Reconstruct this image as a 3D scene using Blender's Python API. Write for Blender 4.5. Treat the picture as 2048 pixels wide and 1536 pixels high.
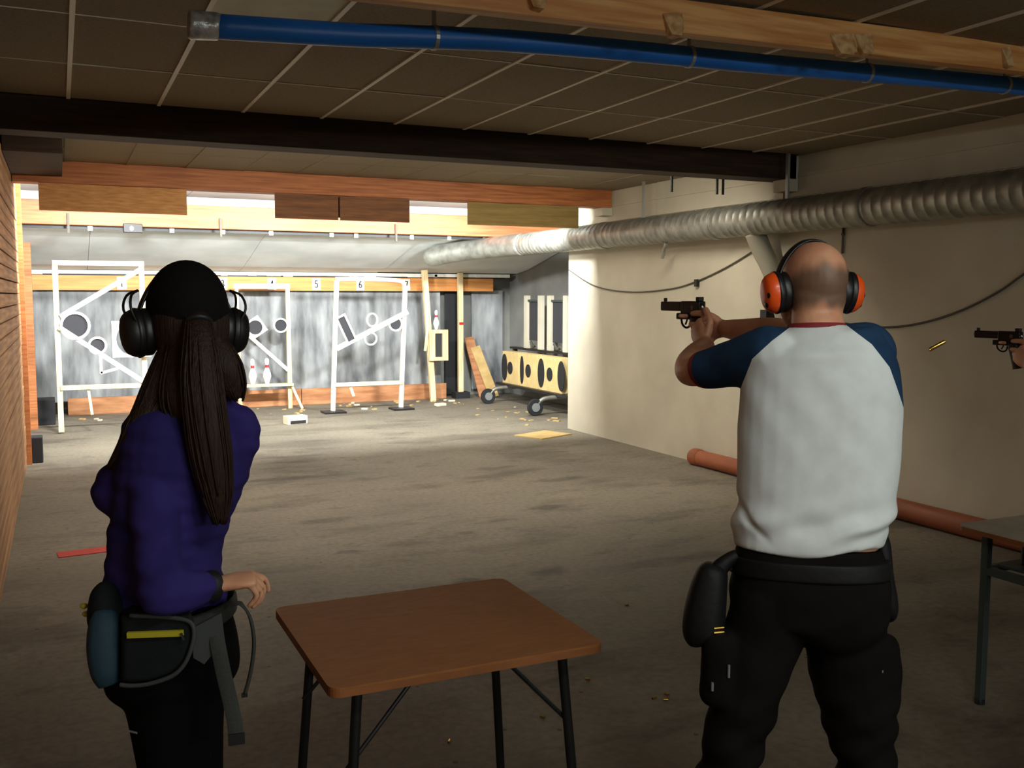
import bpy, math, random
import numpy as np
from mathutils import Vector as V, Matrix

# ------------------------------------------------------------------ scene, camera, light
for o in list(bpy.data.objects): bpy.data.objects.remove(o)
S = bpy.context.scene
COL = S.collection
FPX = 1950.0; H = 1.62
RM = np.array([[0.908, 0.037, -0.418], [-0.420, 0.083, -0.904], [0.001, 0.996, 0.090]])   # rows: room axes seen by the camera
u0, _, v0 = np.linalg.svd(RM); RM = u0 @ v0
cam = bpy.data.cameras.new('camera'); cam.sensor_width = 36; cam.lens = FPX / 2048 * 36
cam.clip_start = 0.02
co = bpy.data.objects.new('camera', cam); COL.objects.link(co)
co.matrix_world = Matrix.Translation((0, 0, H)) @ Matrix([list(r) for r in RM]).to_4x4()
S.camera = co
S.view_settings.view_transform = 'Standard'; S.view_settings.look = 'None'
S.view_settings.gamma = 1; S.view_settings.use_curve_mapping = False
S.view_settings.exposure = 0.0
w = bpy.data.worlds.new('dim'); S.world = w; w.use_nodes = True
w.node_tree.nodes['Background'].inputs[0].default_value = (0.6, 0.55, 0.45, 1)
w.node_tree.nodes['Background'].inputs[1].default_value = 0.003

def area(name, loc, aim, sx, sy, power, col, spread=180):
    l = bpy.data.lights.new(name, 'AREA'); l.shape = 'RECTANGLE'; l.size = sx; l.size_y = sy
    l.energy = power; l.color = col; l.spread = math.radians(spread)
    o = bpy.data.objects.new(name, l); COL.objects.link(o); o.location = loc
    o.rotation_euler = V(aim).to_track_quat('-Z', 'Y').to_euler()
    return o
FLOODS = [(0.55, 9.76), (2.55, 9.76), (4.5, 9.76)]
for i, (x, y) in enumerate(FLOODS):                                   # target floodlights behind the glare boards
    area('flood_light', (x, y + .075, 2.50), (0, 1, -.14), .34, .16, 205, (.97, 1.0, 1.0))
for x in (1.6, 4.0):                                                  # strip lamps behind the dark beam
    area('beam_strip_light', (x, 6.84, 2.683), (0, .8, -1), 1.2, .10, 55, (1.0, .93, .80))
for x in (1.35, 3.55):                                                # strip lamps on the wall of the waiting area behind the camera
    area('waiting_strip_light', (x, -3.78, 2.40), (0, 1, -.25), 1.2, .14, 36, (.94, 1.0, .97))
area('ceiling_strip_light', (1.15, .35, 2.445), (0, .25, -1), 1.2, .12, 18, (.95, 1.0, .96))   # strip lamp over the firing line, above the camera

# ------------------------------------------------------------------ helpers
def at(px, py, m):
    """pixel of the 2048x1536 frame + camera depth in metres -> room point"""
    c = np.array([(px - 1024) / FPX, -(py - 768) / FPX, -1.0]) * m
    p = RM @ c
    return V((p[0], p[1], p[2] + H))
def lin(c): return tuple(((x / 255) / 12.92 if x / 255 <= .04045 else ((x / 255 + .055) / 1.055) ** 2.4) for x in c)
MATS = {}
def mat(name, rgb, rough=.7, metal=0, rgb2=None, scale=8, detail=6, stretch=(1, 1, 1), bump=0, bscale=None, emit=None, lo=.35, hi=.65, spec=.5, coat=0):
    m = bpy.data.materials.new(name); m.use_nodes = True
    nt = m.node_tree; b = nt.nodes['Principled BSDF']
    b.inputs['Roughness'].default_value = rough; b.inputs['Metallic'].default_value = metal
    b.inputs['Specular IOR Level'].default_value = spec; b.inputs['Coat Weight'].default_value = coat
    c1 = lin(rgb) + (1,)
    b.inputs['Base Color'].default_value = c1
    if rgb2 is not None or bump:
        tc = nt.nodes.new('ShaderNodeTexCoord'); mp = nt.nodes.new('ShaderNodeMapping')
        mp.inputs['Scale'].default_value = stretch
        nt.links.new(tc.outputs['Object'], mp.inputs['Vector'])
        n = nt.nodes.new('ShaderNodeTexNoise'); n.inputs['Scale'].default_value = scale; n.inputs['Detail'].default_value = detail
        nt.links.new(mp.outputs[0], n.inputs['Vector'])
        if rgb2 is not None:
            r = nt.nodes.new('ShaderNodeValToRGB')
            r.color_ramp.elements[0].position = lo; r.color_ramp.elements[1].position = hi
            r.color_ramp.elements[0].color = lin(rgb2) + (1,); r.color_ramp.elements[1].color = c1
            nt.links.new(n.outputs['Fac'], r.inputs[0]); nt.links.new(r.outputs[0], b.inputs['Base Color'])
        if bump:
            n2 = n
            if bscale:
                n2 = nt.nodes.new('ShaderNodeTexNoise'); n2.inputs['Scale'].default_value = bscale; n2.inputs['Detail'].default_value = 4
                nt.links.new(mp.outputs[0], n2.inputs['Vector'])
            bp = nt.nodes.new('ShaderNodeBump'); bp.inputs['Strength'].default_value = bump; bp.inputs['Distance'].default_value = .01
            nt.links.new(n2.outputs['Fac'], bp.inputs['Height']); nt.links.new(bp.outputs[0], b.inputs['Normal'])
    if emit:
        b.inputs['Emission Color'].default_value = lin(emit[0]) + (1,); b.inputs['Emission Strength'].default_value = emit[1]
    MATS[name] = m
    return m
def nodes_of(m): return m.node_tree.nodes, m.node_tree.links, m.node_tree.nodes['Principled BSDF']

class MB:
    def __init__(s): s.v = []; s.f = []
    def add(s, vs, fs):
        k = len(s.v); s.v += [tuple(p) for p in vs]; s.f += [tuple(k + i for i in f) for f in fs]; return s
    def box(s, x0, x1, y0, y1, z0, z1):
        return s.add([(x, y, z) for z in (z0, z1) for y in (y0, y1) for x in (x0, x1)],
                     [(0, 2, 3, 1), (4, 5, 7, 6), (0, 1, 5, 4), (2, 6, 7, 3), (0, 4, 6, 2), (1, 3, 7, 5)])
    def obox(s, c, a, b, n):                      # centre + three half vectors
        c, a, b, n = V(c), V(a), V(b), V(n)
        return s.add([c + sx * a + sy * b + sz * n for sz in (-1, 1) for sy in (-1, 1) for sx in (-1, 1)],
                     [(0, 2, 3, 1), (4, 5, 7, 6), (0, 1, 5, 4), (2, 6, 7, 3), (0, 4, 6, 2), (1, 3, 7, 5)])
    def bar(s, p, q, w, d, up=(0, 1, 0)):         # bar of section w x d from p to q; d along up
        p, q = V(p), V(q); t = (q - p).normalized(); u = V(up); u = (u - t * u.dot(t)).normalized(); r = t.cross(u)
        return s.obox((p + q) / 2, (q - p) / 2, r * w / 2, u * d / 2)
    def cyl(s, p, q, r0, r1=None, n=16, cap=True):
        r1 = r0 if r1 is None else r1
        p, q = V(p), V(q); t = (q - p).normalized()
        u = V((0, 0, 1)) if abs(t.z) < .9 else V((1, 0, 0)); u = (u - t * u.dot(t)).normalized(); w_ = t.cross(u)
        vs = [c + (u * math.cos(2 * math.pi * i / n) + w_ * math.sin(2 * math.pi * i / n)) * r for c, r in ((p, r0), (q, r1)) for i in range(n)]
        fs = [(i, (i + 1) % n, n + (i + 1) % n, n + i) for i in range(n)]
        if cap: fs += [tuple(range(n))[::-1], tuple(range(n, 2 * n))]
        return s.add(vs, fs)
    def tube(s, pts, r, n=8, sub=4):
        rs = r if isinstance(r, (list, tuple)) else [r] * len(pts)
        d = V(pts[-1]) - V(pts[0]); rf = (0, 0, 1) if abs(d.z) < .7 * d.length else ((1, 0, 0) if abs(d.x) < .5 * d.length else (0, 1, 0))
        return s.limb([(V(p), a, a) for p, a in zip(pts, rs)], n=n, sub=sub, ref=rf)
    def limb(s, st, n=20, ref=(1, 0, 0), sub=5, e=2.0):
        """elliptical loft through stations (point, half width along ref, half depth)"""
        P = [V(a[0]) for a in st]; A = [a[1] for a in st]; B = [a[2] for a in st]
        pts = []
        for i in range(len(P) - 1):
            j0, j3 = max(i - 1, 0), min(i + 2, len(P) - 1)
            for k in range(sub):
                t = k / sub
                h = lambda q: .5 * ((2 * q[i]) + (q[i + 1] - q[j0]) * t + (2 * q[j0] - 5 * q[i] + 4 * q[i + 1] - q[j3]) * t * t + (3 * q[i] - q[j0] - 3 * q[i + 1] + q[j3]) * t ** 3)
                pts.append((h(P), max(h(A), .0008), max(h(B), .0008)))
        pts.append((P[-1], A[-1], B[-1]))
        vs = []; ref = V(ref)
        for i, (p, a, b) in enumerate(pts):
            t = (pts[min(i + 1, len(pts) - 1)][0] - pts[max(i - 1, 0)][0])
            t = t.normalized() if t.length > 1e-9 else V((0, 0, 1))
            u = ref - t * ref.dot(t)
            if u.length < .05: u = V((0, 0, 1)) - t * t.z
            u.normalize(); w_ = t.cross(u)
            for k in range(n):
                c, s_ = math.cos(2 * math.pi * k / n), math.sin(2 * math.pi * k / n)
                c = math.copysign(abs(c) ** (2 / e), c); s_ = math.copysign(abs(s_) ** (2 / e), s_)
                vs.append(p + u * (a * c) + w_ * (b * s_))
        m = len(pts)
        fs = [(i * n + k, i * n + (k + 1) % n, (i + 1) * n + (k + 1) % n, (i + 1) * n + k) for i in range(m - 1) for k in range(n)]
        fs += [tuple(range(n))[::-1], tuple(range((m - 1) * n, m * n))]
        return s.add(vs, fs)
    def ell(s, c, ax, n=20, m=12):                # ellipsoid with three half axis vectors
        c = V(c); a, b, d = [V(x) for x in ax]
        vs = [c - d] + [c + (a * math.cos(2 * math.pi * k / n) + b * math.sin(2 * math.pi * k / n)) * math.sin(math.pi * j / m) - d * math.cos(math.pi * j / m)
                        for j in range(1, m) for k in range(n)] + [c + d]
        fs = [(0, 1 + (k + 1) % n, 1 + k) for k in range(n)]
        fs += [(1 + j * n + k, 1 + j * n + (k + 1) % n, 1 + (j + 1) * n + (k + 1) % n, 1 + (j + 1) * n + k) for j in range(m - 2) for k in range(n)]
        q = 1 + (m - 2) * n; fs += [(q + k, q + (k + 1) % n, q + n) for k in range(n)]
        return s.add(vs, fs)
    def lathe(s, c, prof, axis=(0, 0, 1), n=16):  # prof: (radius, height)
        c = V(c); t = V(axis).normalized(); u = V((1, 0, 0)) if abs(t.x) < .9 else V((0, 1, 0)); u = (u - t * u.dot(t)).normalized(); w_ = t.cross(u)
        vs = [c + t * h + (u * math.cos(2 * math.pi * k / n) + w_ * math.sin(2 * math.pi * k / n)) * r for r, h in prof for k in range(n)]
        m = len(prof)
        fs = [(i * n + k, i * n + (k + 1) % n, (i + 1) * n + (k + 1) % n, (i + 1) * n + k) for i in range(m - 1) for k in range(n)]
        fs += [tuple(range(n))[::-1], tuple(range((m - 1) * n, m * n))]
        return s.add(vs, fs)
    def plate(s, poly, c, a, b, nrm, hole=None):  # prism of a 2D outline (in metres along a, b), optional hole with as many points
        c, a, b, nrm = V(c), V(a), V(b), V(nrm); n = len(poly)
        P = lambda q, k: c + a * q[0] + b * q[1] + nrm * k
        if hole is None:
            return s.add([P(q, k) for k in (-1, 1) for q in poly], [tuple(range(n))[::-1], tuple(range(n, 2 * n))] + [(i, (i + 1) % n, n + (i + 1) % n, n + i) for i in range(n)])
        vs = [P(q, k) for k in (-1, 1) for L in (poly, hole) for q in L]
        fs = []
        for i in range(n):
            j = (i + 1) % n
            fs += [(i, n + i, n + j, j), (2 * n + i, 2 * n + j, 3 * n + j, 3 * n + i), (i, j, 2 * n + j, 2 * n + i), (n + i, 3 * n + i, 3 * n + j, n + j)]
        return s.add(vs, fs)
    def build(s, name, m=None, parent=None, smooth=False, origin=None, bevel=0):
        me = bpy.data.meshes.new(name)
        off = V(origin) if origin is not None else (V(parent['_o']) if parent is not None and '_o' in parent else V((0, 0, 0)))
        me.from_pydata([tuple(V(p) - off) for p in s.v], [], s.f); me.update()
        o = bpy.data.objects.new(name, me); COL.objects.link(o)
        if m: me.materials.append(MATS[m] if isinstance(m, str) else m)
        if smooth:
            me.polygons.foreach_set('use_smooth', [True] * len(me.polygons))
            if smooth == 'auto': me.set_sharp_from_angle(angle=math.radians(40))
        if bevel:
            bm = o.modifiers.new('bevel', 'BEVEL'); bm.width = bevel; bm.segments = 2; bm.limit_method = 'ANGLE'
        if parent is not None:
            o.parent = parent
            po = V(parent['_o']) if '_o' in parent else V((0, 0, 0))
            o.location = off - po
        elif origin is not None: o.location = off
        o['_o'] = tuple(off)
        return o

def tag(o, label=None, cat=None, group=None, kind=None):
    if label: o['label'] = label
    if cat: o['category'] = cat
    if group: o['group'] = group
    if kind: o['kind'] = kind
    return o
def empty(name, loc, label=None, cat=None, group=None):
    o = bpy.data.objects.new(name, None); COL.objects.link(o); o.location = loc; o.empty_display_size = .1; o['_o'] = tuple(loc)
    return tag(o, label, cat, group)
def struct(o): return tag(o, kind='structure')
def copy_tree(o, parent=None):
    c = o.copy(); COL.objects.link(c)
    if parent is not None: c.parent = parent
    for ch in list(o.children): copy_tree(ch, c)
    return c
def remesh(mb, voxel, smooth=6, fac=.5):
    """fuse overlapping lofts into one continuous surface; returns (verts, faces)"""
    me = bpy.data.meshes.new('tmp'); me.from_pydata(mb.v, [], mb.f); me.update()
    o = bpy.data.objects.new('tmp', me); COL.objects.link(o)
    r = o.modifiers.new('r', 'REMESH'); r.mode = 'VOXEL'; r.voxel_size = voxel
    if smooth:
        k = o.modifiers.new('s', 'SMOOTH'); k.iterations = smooth; k.factor = fac
    dg = bpy.context.evaluated_depsgraph_get(); dg.update()
    ev = o.evaluated_get(dg); m2 = bpy.data.meshes.new_from_object(ev)
    n = len(m2.vertices); v = np.empty(n * 3); m2.vertices.foreach_get('co', v); v = v.reshape(-1, 3)
    nr = np.empty(n * 3); m2.vertices.foreach_get('normal', nr); nr = nr.reshape(-1, 3)
    f = [tuple(p.vertices) for p in m2.polygons]
    bpy.data.objects.remove(o); bpy.data.meshes.remove(me); bpy.data.meshes.remove(m2)
    return v, nr, f
def split_build(v, f, keys, names, parent):
    """faces with key k become their own child object; names: k -> (name, material, label)"""
    out = {}
    f = np.array([q if len(q) == 4 else (q[0], q[1], q[2], q[2]) for q in f]); keys = np.asarray(keys)
    for k, (name, m, label) in names.items():
        ff = f[keys == k]
        if not len(ff): continue
        idx, inv = np.unique(ff, return_inverse=True); inv = inv.reshape(ff.shape)
        mb = MB(); mb.v = [tuple(p) for p in v[idx]]
        mb.f = [tuple(q) if q[2] != q[3] else tuple(q[:3]) for q in inv.tolist()]
        out[k] = mb.build(name, m, parent, smooth=True)
        if label: out[k]['label'] = label
    return out
def sstep(a, b, x): t = np.clip((x - a) / (b - a), 0, 1); return t * t * (3 - 2 * t)
rnd = random.Random(4)
PI = math.pi
def circ(r, n=24, r2=None, ph=0): return [(r * math.cos(2 * PI * i / n + ph), (r2 or r) * math.sin(2 * PI * i / n + ph)) for i in range(n)]
def sqr(h, n=24, h2=None, ph=0):     # square outline sampled at the same angles as circ
    out = []
    for i in range(n):
        a = 2 * PI * i / n + ph; c, s_ = math.cos(a), math.sin(a); k = 1 / max(abs(c), abs(s_)); out.append((h * c * k, (h2 or h) * s_ * k))
    return out
#PART2
# ------------------------------------------------------------------ materials
mat('tile', (150, 136, 112), .9, rgb2=(134, 121, 98), scale=60, bump=.15)
mat('white_tile', (225, 226, 205), .7, rgb2=(205, 208, 188), scale=6)
mat('tbar', (236, 228, 212), .5)
mat('slab', (90, 84, 74), .9)
mat('beam_dark', (66, 46, 30), .75, rgb2=(46, 31, 20), scale=5, stretch=(.6, 8, 8), bump=.1)
mat('beam_wood', (196, 124, 70), .6, rgb2=(160, 92, 50), scale=5, stretch=(.5, 9, 9), bump=.1)
mat('beam_pale', (226, 172, 104), .55, rgb2=(198, 132, 70), scale=5, stretch=(.5, 8, 8), bump=.1)
mat('splinter', (222, 186, 132), .7, rgb2=(180, 130, 80), scale=30)
mat('panel_brown', (216, 158, 94), .7, rgb2=(190, 130, 72), scale=20, stretch=(.4, 3, 3))
mat('panel_dark', (140, 90, 48), .7, rgb2=(106, 66, 36), scale=6, stretch=(.5, 4, 6))
mat('panel_olive', (164, 138, 78), .75, rgb2=(142, 118, 64), scale=6, stretch=(.5, 4, 6))
mat('far_beam', (190, 112, 66), .6, rgb2=(150, 80, 46), scale=4, stretch=(.5, 8, 8))
mat('number_board', (226, 158, 88), .6, rgb2=(206, 132, 70), scale=4, stretch=(.5, 8, 8))
mat('plank_wall', (186, 140, 96), .7, rgb2=(140, 98, 64), scale=3, stretch=(14, .35, 14), bump=.15)
mat('groove', (58, 40, 28), .9)
mat('wall_cream', (206, 199, 178), .85, rgb2=(192, 185, 164), scale=1.6, bump=.12, bscale=90)
mat('wall_grey', (150, 150, 144), .85, rgb2=(120, 120, 116), scale=1.2)
mat('wall_dark', (96, 88, 74), .9)
mat('white_slope', (228, 232, 230), .7, rgb2=(206, 212, 210), scale=1.5, bump=.15, bscale=6)
mat('white_paint', (238, 236, 226), .6, rgb2=(226, 222, 208), scale=12)
mat('stand_wood', (240, 222, 180), .6, rgb2=(220, 192, 140), scale=4, stretch=(6, 6, .6))
mat('low_board', (196, 140, 96), .75, rgb2=(160, 104, 66), scale=3, stretch=(1, 6, 6))
mat('curtain', (170, 173, 174), .8, rgb2=(92, 95, 98), scale=2.6, detail=9, lo=.3, hi=.7, stretch=(2.2, 1, .55), bump=.3, bscale=14)
mat('black_rubber', (30, 31, 34), .7)
mat('dark_hole', (52, 52, 56), .9)
mat('black', (22, 22, 23), .55)
mat('black_metal', (30, 30, 31), .4, metal=.2)
mat('steel_blue', (70, 82, 80), .45, metal=.3)
mat('foil', (226, 230, 230), .3, metal=.45, rgb2=(160, 165, 165), scale=30, bump=.6)
mat('galv', (172, 172, 162), .5, metal=.75, rgb2=(140, 140, 132), scale=9, bump=.1)
mat('blue_tube', (32, 118, 212), .42, rgb2=(26, 102, 188), scale=5, stretch=(.5, 2, 2))
mat('strap', (170, 176, 176), .4, metal=.6)
mat('cable', (84, 80, 70), .7)
mat('pipe_orange', (164, 92, 56), .6, rgb2=(136, 74, 44), scale=4, stretch=(3, .5, 3))
mat('red_paint', (196, 52, 44), .7)
mat('cardboard', (206, 176, 116), .8, rgb2=(188, 156, 98), scale=8)
mat('paper', (226, 218, 190), .8)
mat('target_tan', (222, 196, 138), .8, rgb2=(208, 180, 120), scale=6)
mat('pin_white', (244, 242, 236), .3)
mat('pin_red', (190, 40, 36), .4)
mat('ink', (30, 30, 32), .8)
mat('table_top', (154, 100, 54), .55, rgb2=(142, 90, 48), scale=34, stretch=(.5, 1.6, 1), spec=.3)
mat('table_edge', (150, 92, 46), .55, rgb2=(124, 74, 36), scale=8)
mat('table_white', (188, 180, 164), .5, rgb2=(172, 164, 148), scale=9)
mat('brass', (226, 186, 96), .25, metal=1)
mat('lamp_body', (46, 46, 46), .5)
mat('lamp_white', (230, 230, 225), .5)
mat('lamp_lens', (255, 252, 244), .3, emit=((255, 250, 238), 6))
mat('lamp_tube', (255, 252, 244), .3, emit=((255, 244, 218), 4))
# floor: worn concrete, oil stains, patched joints
def floor_mat():
    m = mat('floor', (150, 142, 122), .75); n, l, b = nodes_of(m)
    tc = n.new('ShaderNodeTexCoord')
    def noise(sc, det, stretch=(1, 1, 1), rough=.55):
        mp = n.new('ShaderNodeMapping'); mp.inputs['Scale'].default_value = stretch; l.new(tc.outputs['Object'], mp.inputs['Vector'])
        t = n.new('ShaderNodeTexNoise'); t.inputs['Scale'].default_value = sc; t.inputs['Detail'].default_value = det; t.inputs['Roughness'].default_value = rough
        l.new(mp.outputs[0], t.inputs['Vector']); return t
    def ramp(src, p0, p1, c0, c1):
        r = n.new('ShaderNodeValToRGB'); r.color_ramp.elements[0].position = p0; r.color_ramp.elements[1].position = p1
        r.color_ramp.elements[0].color = c0; r.color_ramp.elements[1].color = c1; l.new(src, r.inputs[0]); return r.outputs[0]
    def mul(a, c, f=1):
        x = n.new('ShaderNodeMix'); x.data_type = 'RGBA'; x.blend_type = 'MULTIPLY'; x.inputs[0].default_value = f
        l.new(a, x.inputs[6]); l.new(c, x.inputs[7]); return x.outputs[2]
    base = ramp(noise(.7, 8).outputs['Fac'], .3, .7, lin((113, 106, 92)) + (1,), lin((139, 130, 113)) + (1,))
    W1 = (1, 1, 1, 1)
    a = mul(base, ramp(noise(1.1, 7, (.7, 1.5, 1), .62).outputs['Fac'], .36, .47, (.62, .60, .58, 1), W1))
    a = mul(a, ramp(noise(4.2, 5, (.8, 1.3, 1)).outputs['Fac'], .28, .42, (.66, .64, .62, 1), W1))
    a = mul(a, ramp(noise(26, 5).outputs['Fac'], .3, .6, (.74, .74, .74, 1), W1))
    vo = n.new('ShaderNodeTexVoronoi'); vo.inputs['Scale'].default_value = 5.5; l.new(tc.outputs['Object'], vo.inputs['Vector'])
    a = mul(a, ramp(vo.outputs['Distance'], .045, .065, (.45, .43, .42, 1), W1))
    # oil marks with shapes of their own, ragged by noise: centre, half sizes, strength
    wn = noise(3.0, 6); sb = n.new('ShaderNodeVectorMath'); sb.operation = 'MULTIPLY_ADD'; l.new(wn.outputs['Color'], sb.inputs[0])
    sb.inputs[1].default_value = (.34, .34, 0); l.new(tc.outputs['Object'], sb.inputs[2])
    for (x, y, hx, hy, k) in [(3.36, 6.6, .17, .12, .5), (1.75, 8.6, .75, .11, .55), (1.15, 8.3, .3, .16, .6), (1.68, 6.85, .26, .10, .65), (3.95, 7.55, .34, .10, .6), (3.7, 8.3, .25, .10, .65),
                              (2.0, 5.0, .17, .08, .5), (2.55, 5.05, .18, .09, .5), (2.35, 10.6, .9, .35, .7), (4.2, 10.3, .9, .28, .66), (3.2, 11.6, 1.4, .25, .75), (.9, 10.2, .6, .3, .7), (2.45, 6.1, .1, .06, .6), (3.3, 4.9, .8, .12, .75), (1.6, 5.9, .1, .06, .6)]:
        mp = n.new('ShaderNodeMapping'); mp.vector_type = 'POINT'; mp.inputs['Location'].default_value = (-(x + .17) / hx, -(y + .17) / hy, 0); mp.inputs['Scale'].default_value = (1 / hx, 1 / hy, 0)
        l.new(sb.outputs[0], mp.inputs['Vector']); ln = n.new('ShaderNodeVectorMath'); ln.operation = 'LENGTH'; l.new(mp.outputs[0], ln.inputs[0])
        a = mul(a, ramp(ln.outputs['Value'], .45, 1.0, (k, k * .98, k * .96, 1), W1))
    l.new(a, b.inputs['Base Color'])
    bp = n.new('ShaderNodeBump'); bp.inputs['Strength'].default_value = .15; bp.inputs['Distance'].default_value = .01
    l.new(noise(30, 5).outputs['Fac'], bp.inputs['Height']); l.new(bp.outputs[0], b.inputs['Normal'])
floor_mat()

# ------------------------------------------------------------------ room shell
XL, XR, ZC, YB = -.33, 5.59, 2.77, 14.75
fl = struct(MB().box(-1.2, 7.2, -4.2, 15.2, -.1, 0).build('floor', 'floor'))
wr = struct(MB().box(XR, XR + .2, -4, 10.46, 0, ZC + .1).build('wall_right', 'wall_cream'))
for z, d in ((2.44, .02), (2.60, .012)):                         # shallow ledges above the duct
    MB().box(XR - d, XR + .02, -4, 10.44, z, z + .03).build('ledge', 'wall_cream', wr)
wrr = struct(MB().box(6.78, 6.98, 10.3, 15, 0, 2.9).build('wall_recess', 'wall_grey'))
struct(MB().box(XR + .05, 6.9, 10.26, 10.30, 0, 2.9).build('wall_return', 'wall_grey'))
wb = struct(MB().box(-1, 7.0, YB, YB + .2, 0, 2.9).build('wall_back', 'wall_grey'))
struct(MB().box(-1.1, 7.0, -4.2, -4.0, 0, 2.9).build('wall_front', 'wall_dark'))
wl = struct(MB().box(XL - .24, XL - .04, -4.1, 10.32, 0, 2.9).build('wall_left', 'groove'))
struct(MB().box(-.55, -.42, 10.3, 15, 0, 2.9).build('wall_left_far', 'wall_grey'))
# horizontal boards of the left wall
ph = .096
bm0 = MB().box(0, .03, -.0, 1.0, 0, ph - .009)
for seg, (y0, y1) in enumerate(((-4.0, .98), (1.0, 5.58), (5.6, 10.3))):
    proto = None
    for k in range(28):
        if proto is None:
            proto = MB().box(-.032, 0, 0, y1 - y0, 0, ph - .009).build('plank', 'plank_wall', wl, bevel=.003); o = proto
        else:
            o = proto.copy(); COL.objects.link(o)
        o.location = (XL - .008 + rnd.uniform(-.003, .003), y0 + rnd.uniform(-.004, .004), .004 + k * ph)
wp = struct(MB().box(XL - .05, XL + .035, 10.31, 10.37, 0, ZC).build('trim_1', 'beam_wood'))
struct(MB().box(-.42, -.29, 13.0, 13.1, 0, 2.42).build('trim_2', 'beam_wood', bevel=.004))

# ceiling: dark slab with tiles and T bars
ce = struct(MB().box(-1, 7.0, -4.1, 15, ZC + .03, ZC + .15).build('ceiling', 'slab'))
xs = [XL - .02, .09] + [.09 + .5 * k for k in range(1, 12)]; xs = [x for x in xs if x < XR - .05] + [XR]
ys = [-3.95] + [6.4 - .95 * k for k in range(10, 0, -1)] + [6.4]
tiles = {}
def tile(x0, x1, y0, y1, m='tile'):
    k = (round(x1 - x0, 3), round(y1 - y0, 3), m); z = ZC + rnd.uniform(-.002, .004)
    if k not in tiles:
        o = MB().box(0, x1 - x0 - .02, 0, y1 - y0 - .02, 0, .018).build('ceiling_tile', m, ce, bevel=.002); tiles[k] = o
    else:
        o = tiles[k].copy(); COL.objects.link(o)
    o.location = (x0 + .01, y0 + .01, z)
for i in range(len(xs) - 1):
    for j in range(len(ys) - 1):
        hatch = .5 < xs[i] < .7 and 3.3 < ys[j] < 3.7
        tile(xs[i], xs[i + 1], ys[j], ys[j + 1], 'white_tile' if hatch else 'tile')
for x in xs[1:-1]: MB().box(x - .011, x + .011, -3.95, 6.4, ZC - .006, ZC + .022).build('ceiling_bar', 'tbar', ce)
for j, y in enumerate(ys[1:-1]): MB().box(XL, XR, y - .005, y + .005, ZC - .002, ZC + .02).build('ceiling_cross_bar', 'tbar', ce)
ym = [6.72, 7.62, 8.52, 9.4]
for i in range(len(xs) - 1):
    for j in range(3): tile(xs[i], xs[i + 1], ym[j], ym[j + 1])
for x in xs[1:-1]: MB().box(x - .011, x + .011, 6.72, 9.4, ZC - .002, ZC + .022).build('ceiling_bar', 'tile', ce)
# bright ceiling over the targets: white boards
for i in range(4):
    x0 = -.42 + i * 1.8; MB().box(x0 + .004, x0 + 1.796, 9.62, 12.05, ZC - .01, ZC + .02).build('ceiling_board', 'wall_grey', ce)

# cross beams
b = tag(MB().box(XL, XR - .02, 6.44, 6.68, 2.575, ZC + .03).build('ceiling_beam', 'beam_dark', bevel=.006), 'dark brown timber beam crossing the ceiling above the shooters', 'beam', kind='structure')
b.name = 'trim_3'
b = MB().box(XL, XR - .02, 9.42, 9.62, 2.585, ZC + .03).build('trim_4', 'beam_wood', bevel=.006); tag(b, 'reddish brown timber beam carrying the hanging glare boards', 'beam', kind='structure')
b = MB().box(-.42, 6.77, 11.95, 12.10, 2.395, 2.66).build('trim_5', 'far_beam', bevel=.006); tag(b, 'pale orange timber beam above the white sloped lining', 'beam', kind='structure')
MB().box(-.42, 6.77, 12.05, 12.09, 2.64, ZC + .03).build('ceiling_board', 'wall_grey', ce)
b = MB().bar((.55, 3.25, 2.6555), (5.55, 3.25, 2.747), .125, .07).build('trim_6', 'beam_pale', bevel=.005); tag(b, 'pale pine beam above the blue tube with torn knots', 'beam', kind='structure')
for (x, sz, dz) in [(1.55, .05, .01), (2.12, .05, -.03), (2.95, .075, -.03), (3.06, .055, -.02), (3.9, .03, 0)]:
    zc = 2.6555 + (x - .55) * .0183; mb = MB(); x *= 1.02
    mb.add([(x - sz, 3.212, zc + .03 + dz), (x + sz * .7, 3.210, zc + .045 + dz), (x + sz * .9, 3.205, zc - .01 + dz), (x + sz * .2, 3.170, zc - .055 + dz), (x - sz * .5, 3.185, zc - .05 + dz),
            (x - sz, 3.220, zc + .02 + dz), (x + sz * .7, 3.220, zc + .04 + dz), (x + sz * .9, 3.220, zc - .015 + dz), (x + sz * .2, 3.220, zc - .06 + dz), (x - sz * .5, 3.220, zc - .055 + dz)],
           [(0, 1, 2, 3, 4), (9, 8, 7, 6, 5), (0, 5, 6, 1), (1, 6, 7, 2), (2, 7, 8, 3), (3, 8, 9, 4), (4, 9, 5, 0)])
    mb.build('torn_chip', 'splinter', b)
# hook plates of the beams at the right wall
for (y, z) in ((6.5, 2.60), (9.5, 2.62)):
    struct(MB().box(XR - .13, XR - .005, y - .06, y + .10, z - .12, ZC).build('trim_7', 'wall_cream'))
# dark boxing at the left end of the dark beam
struct(MB().box(XL, .06, 7.9, 9.4, 2.64, 2.75).build('trim_8', 'beam_dark'))

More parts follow.
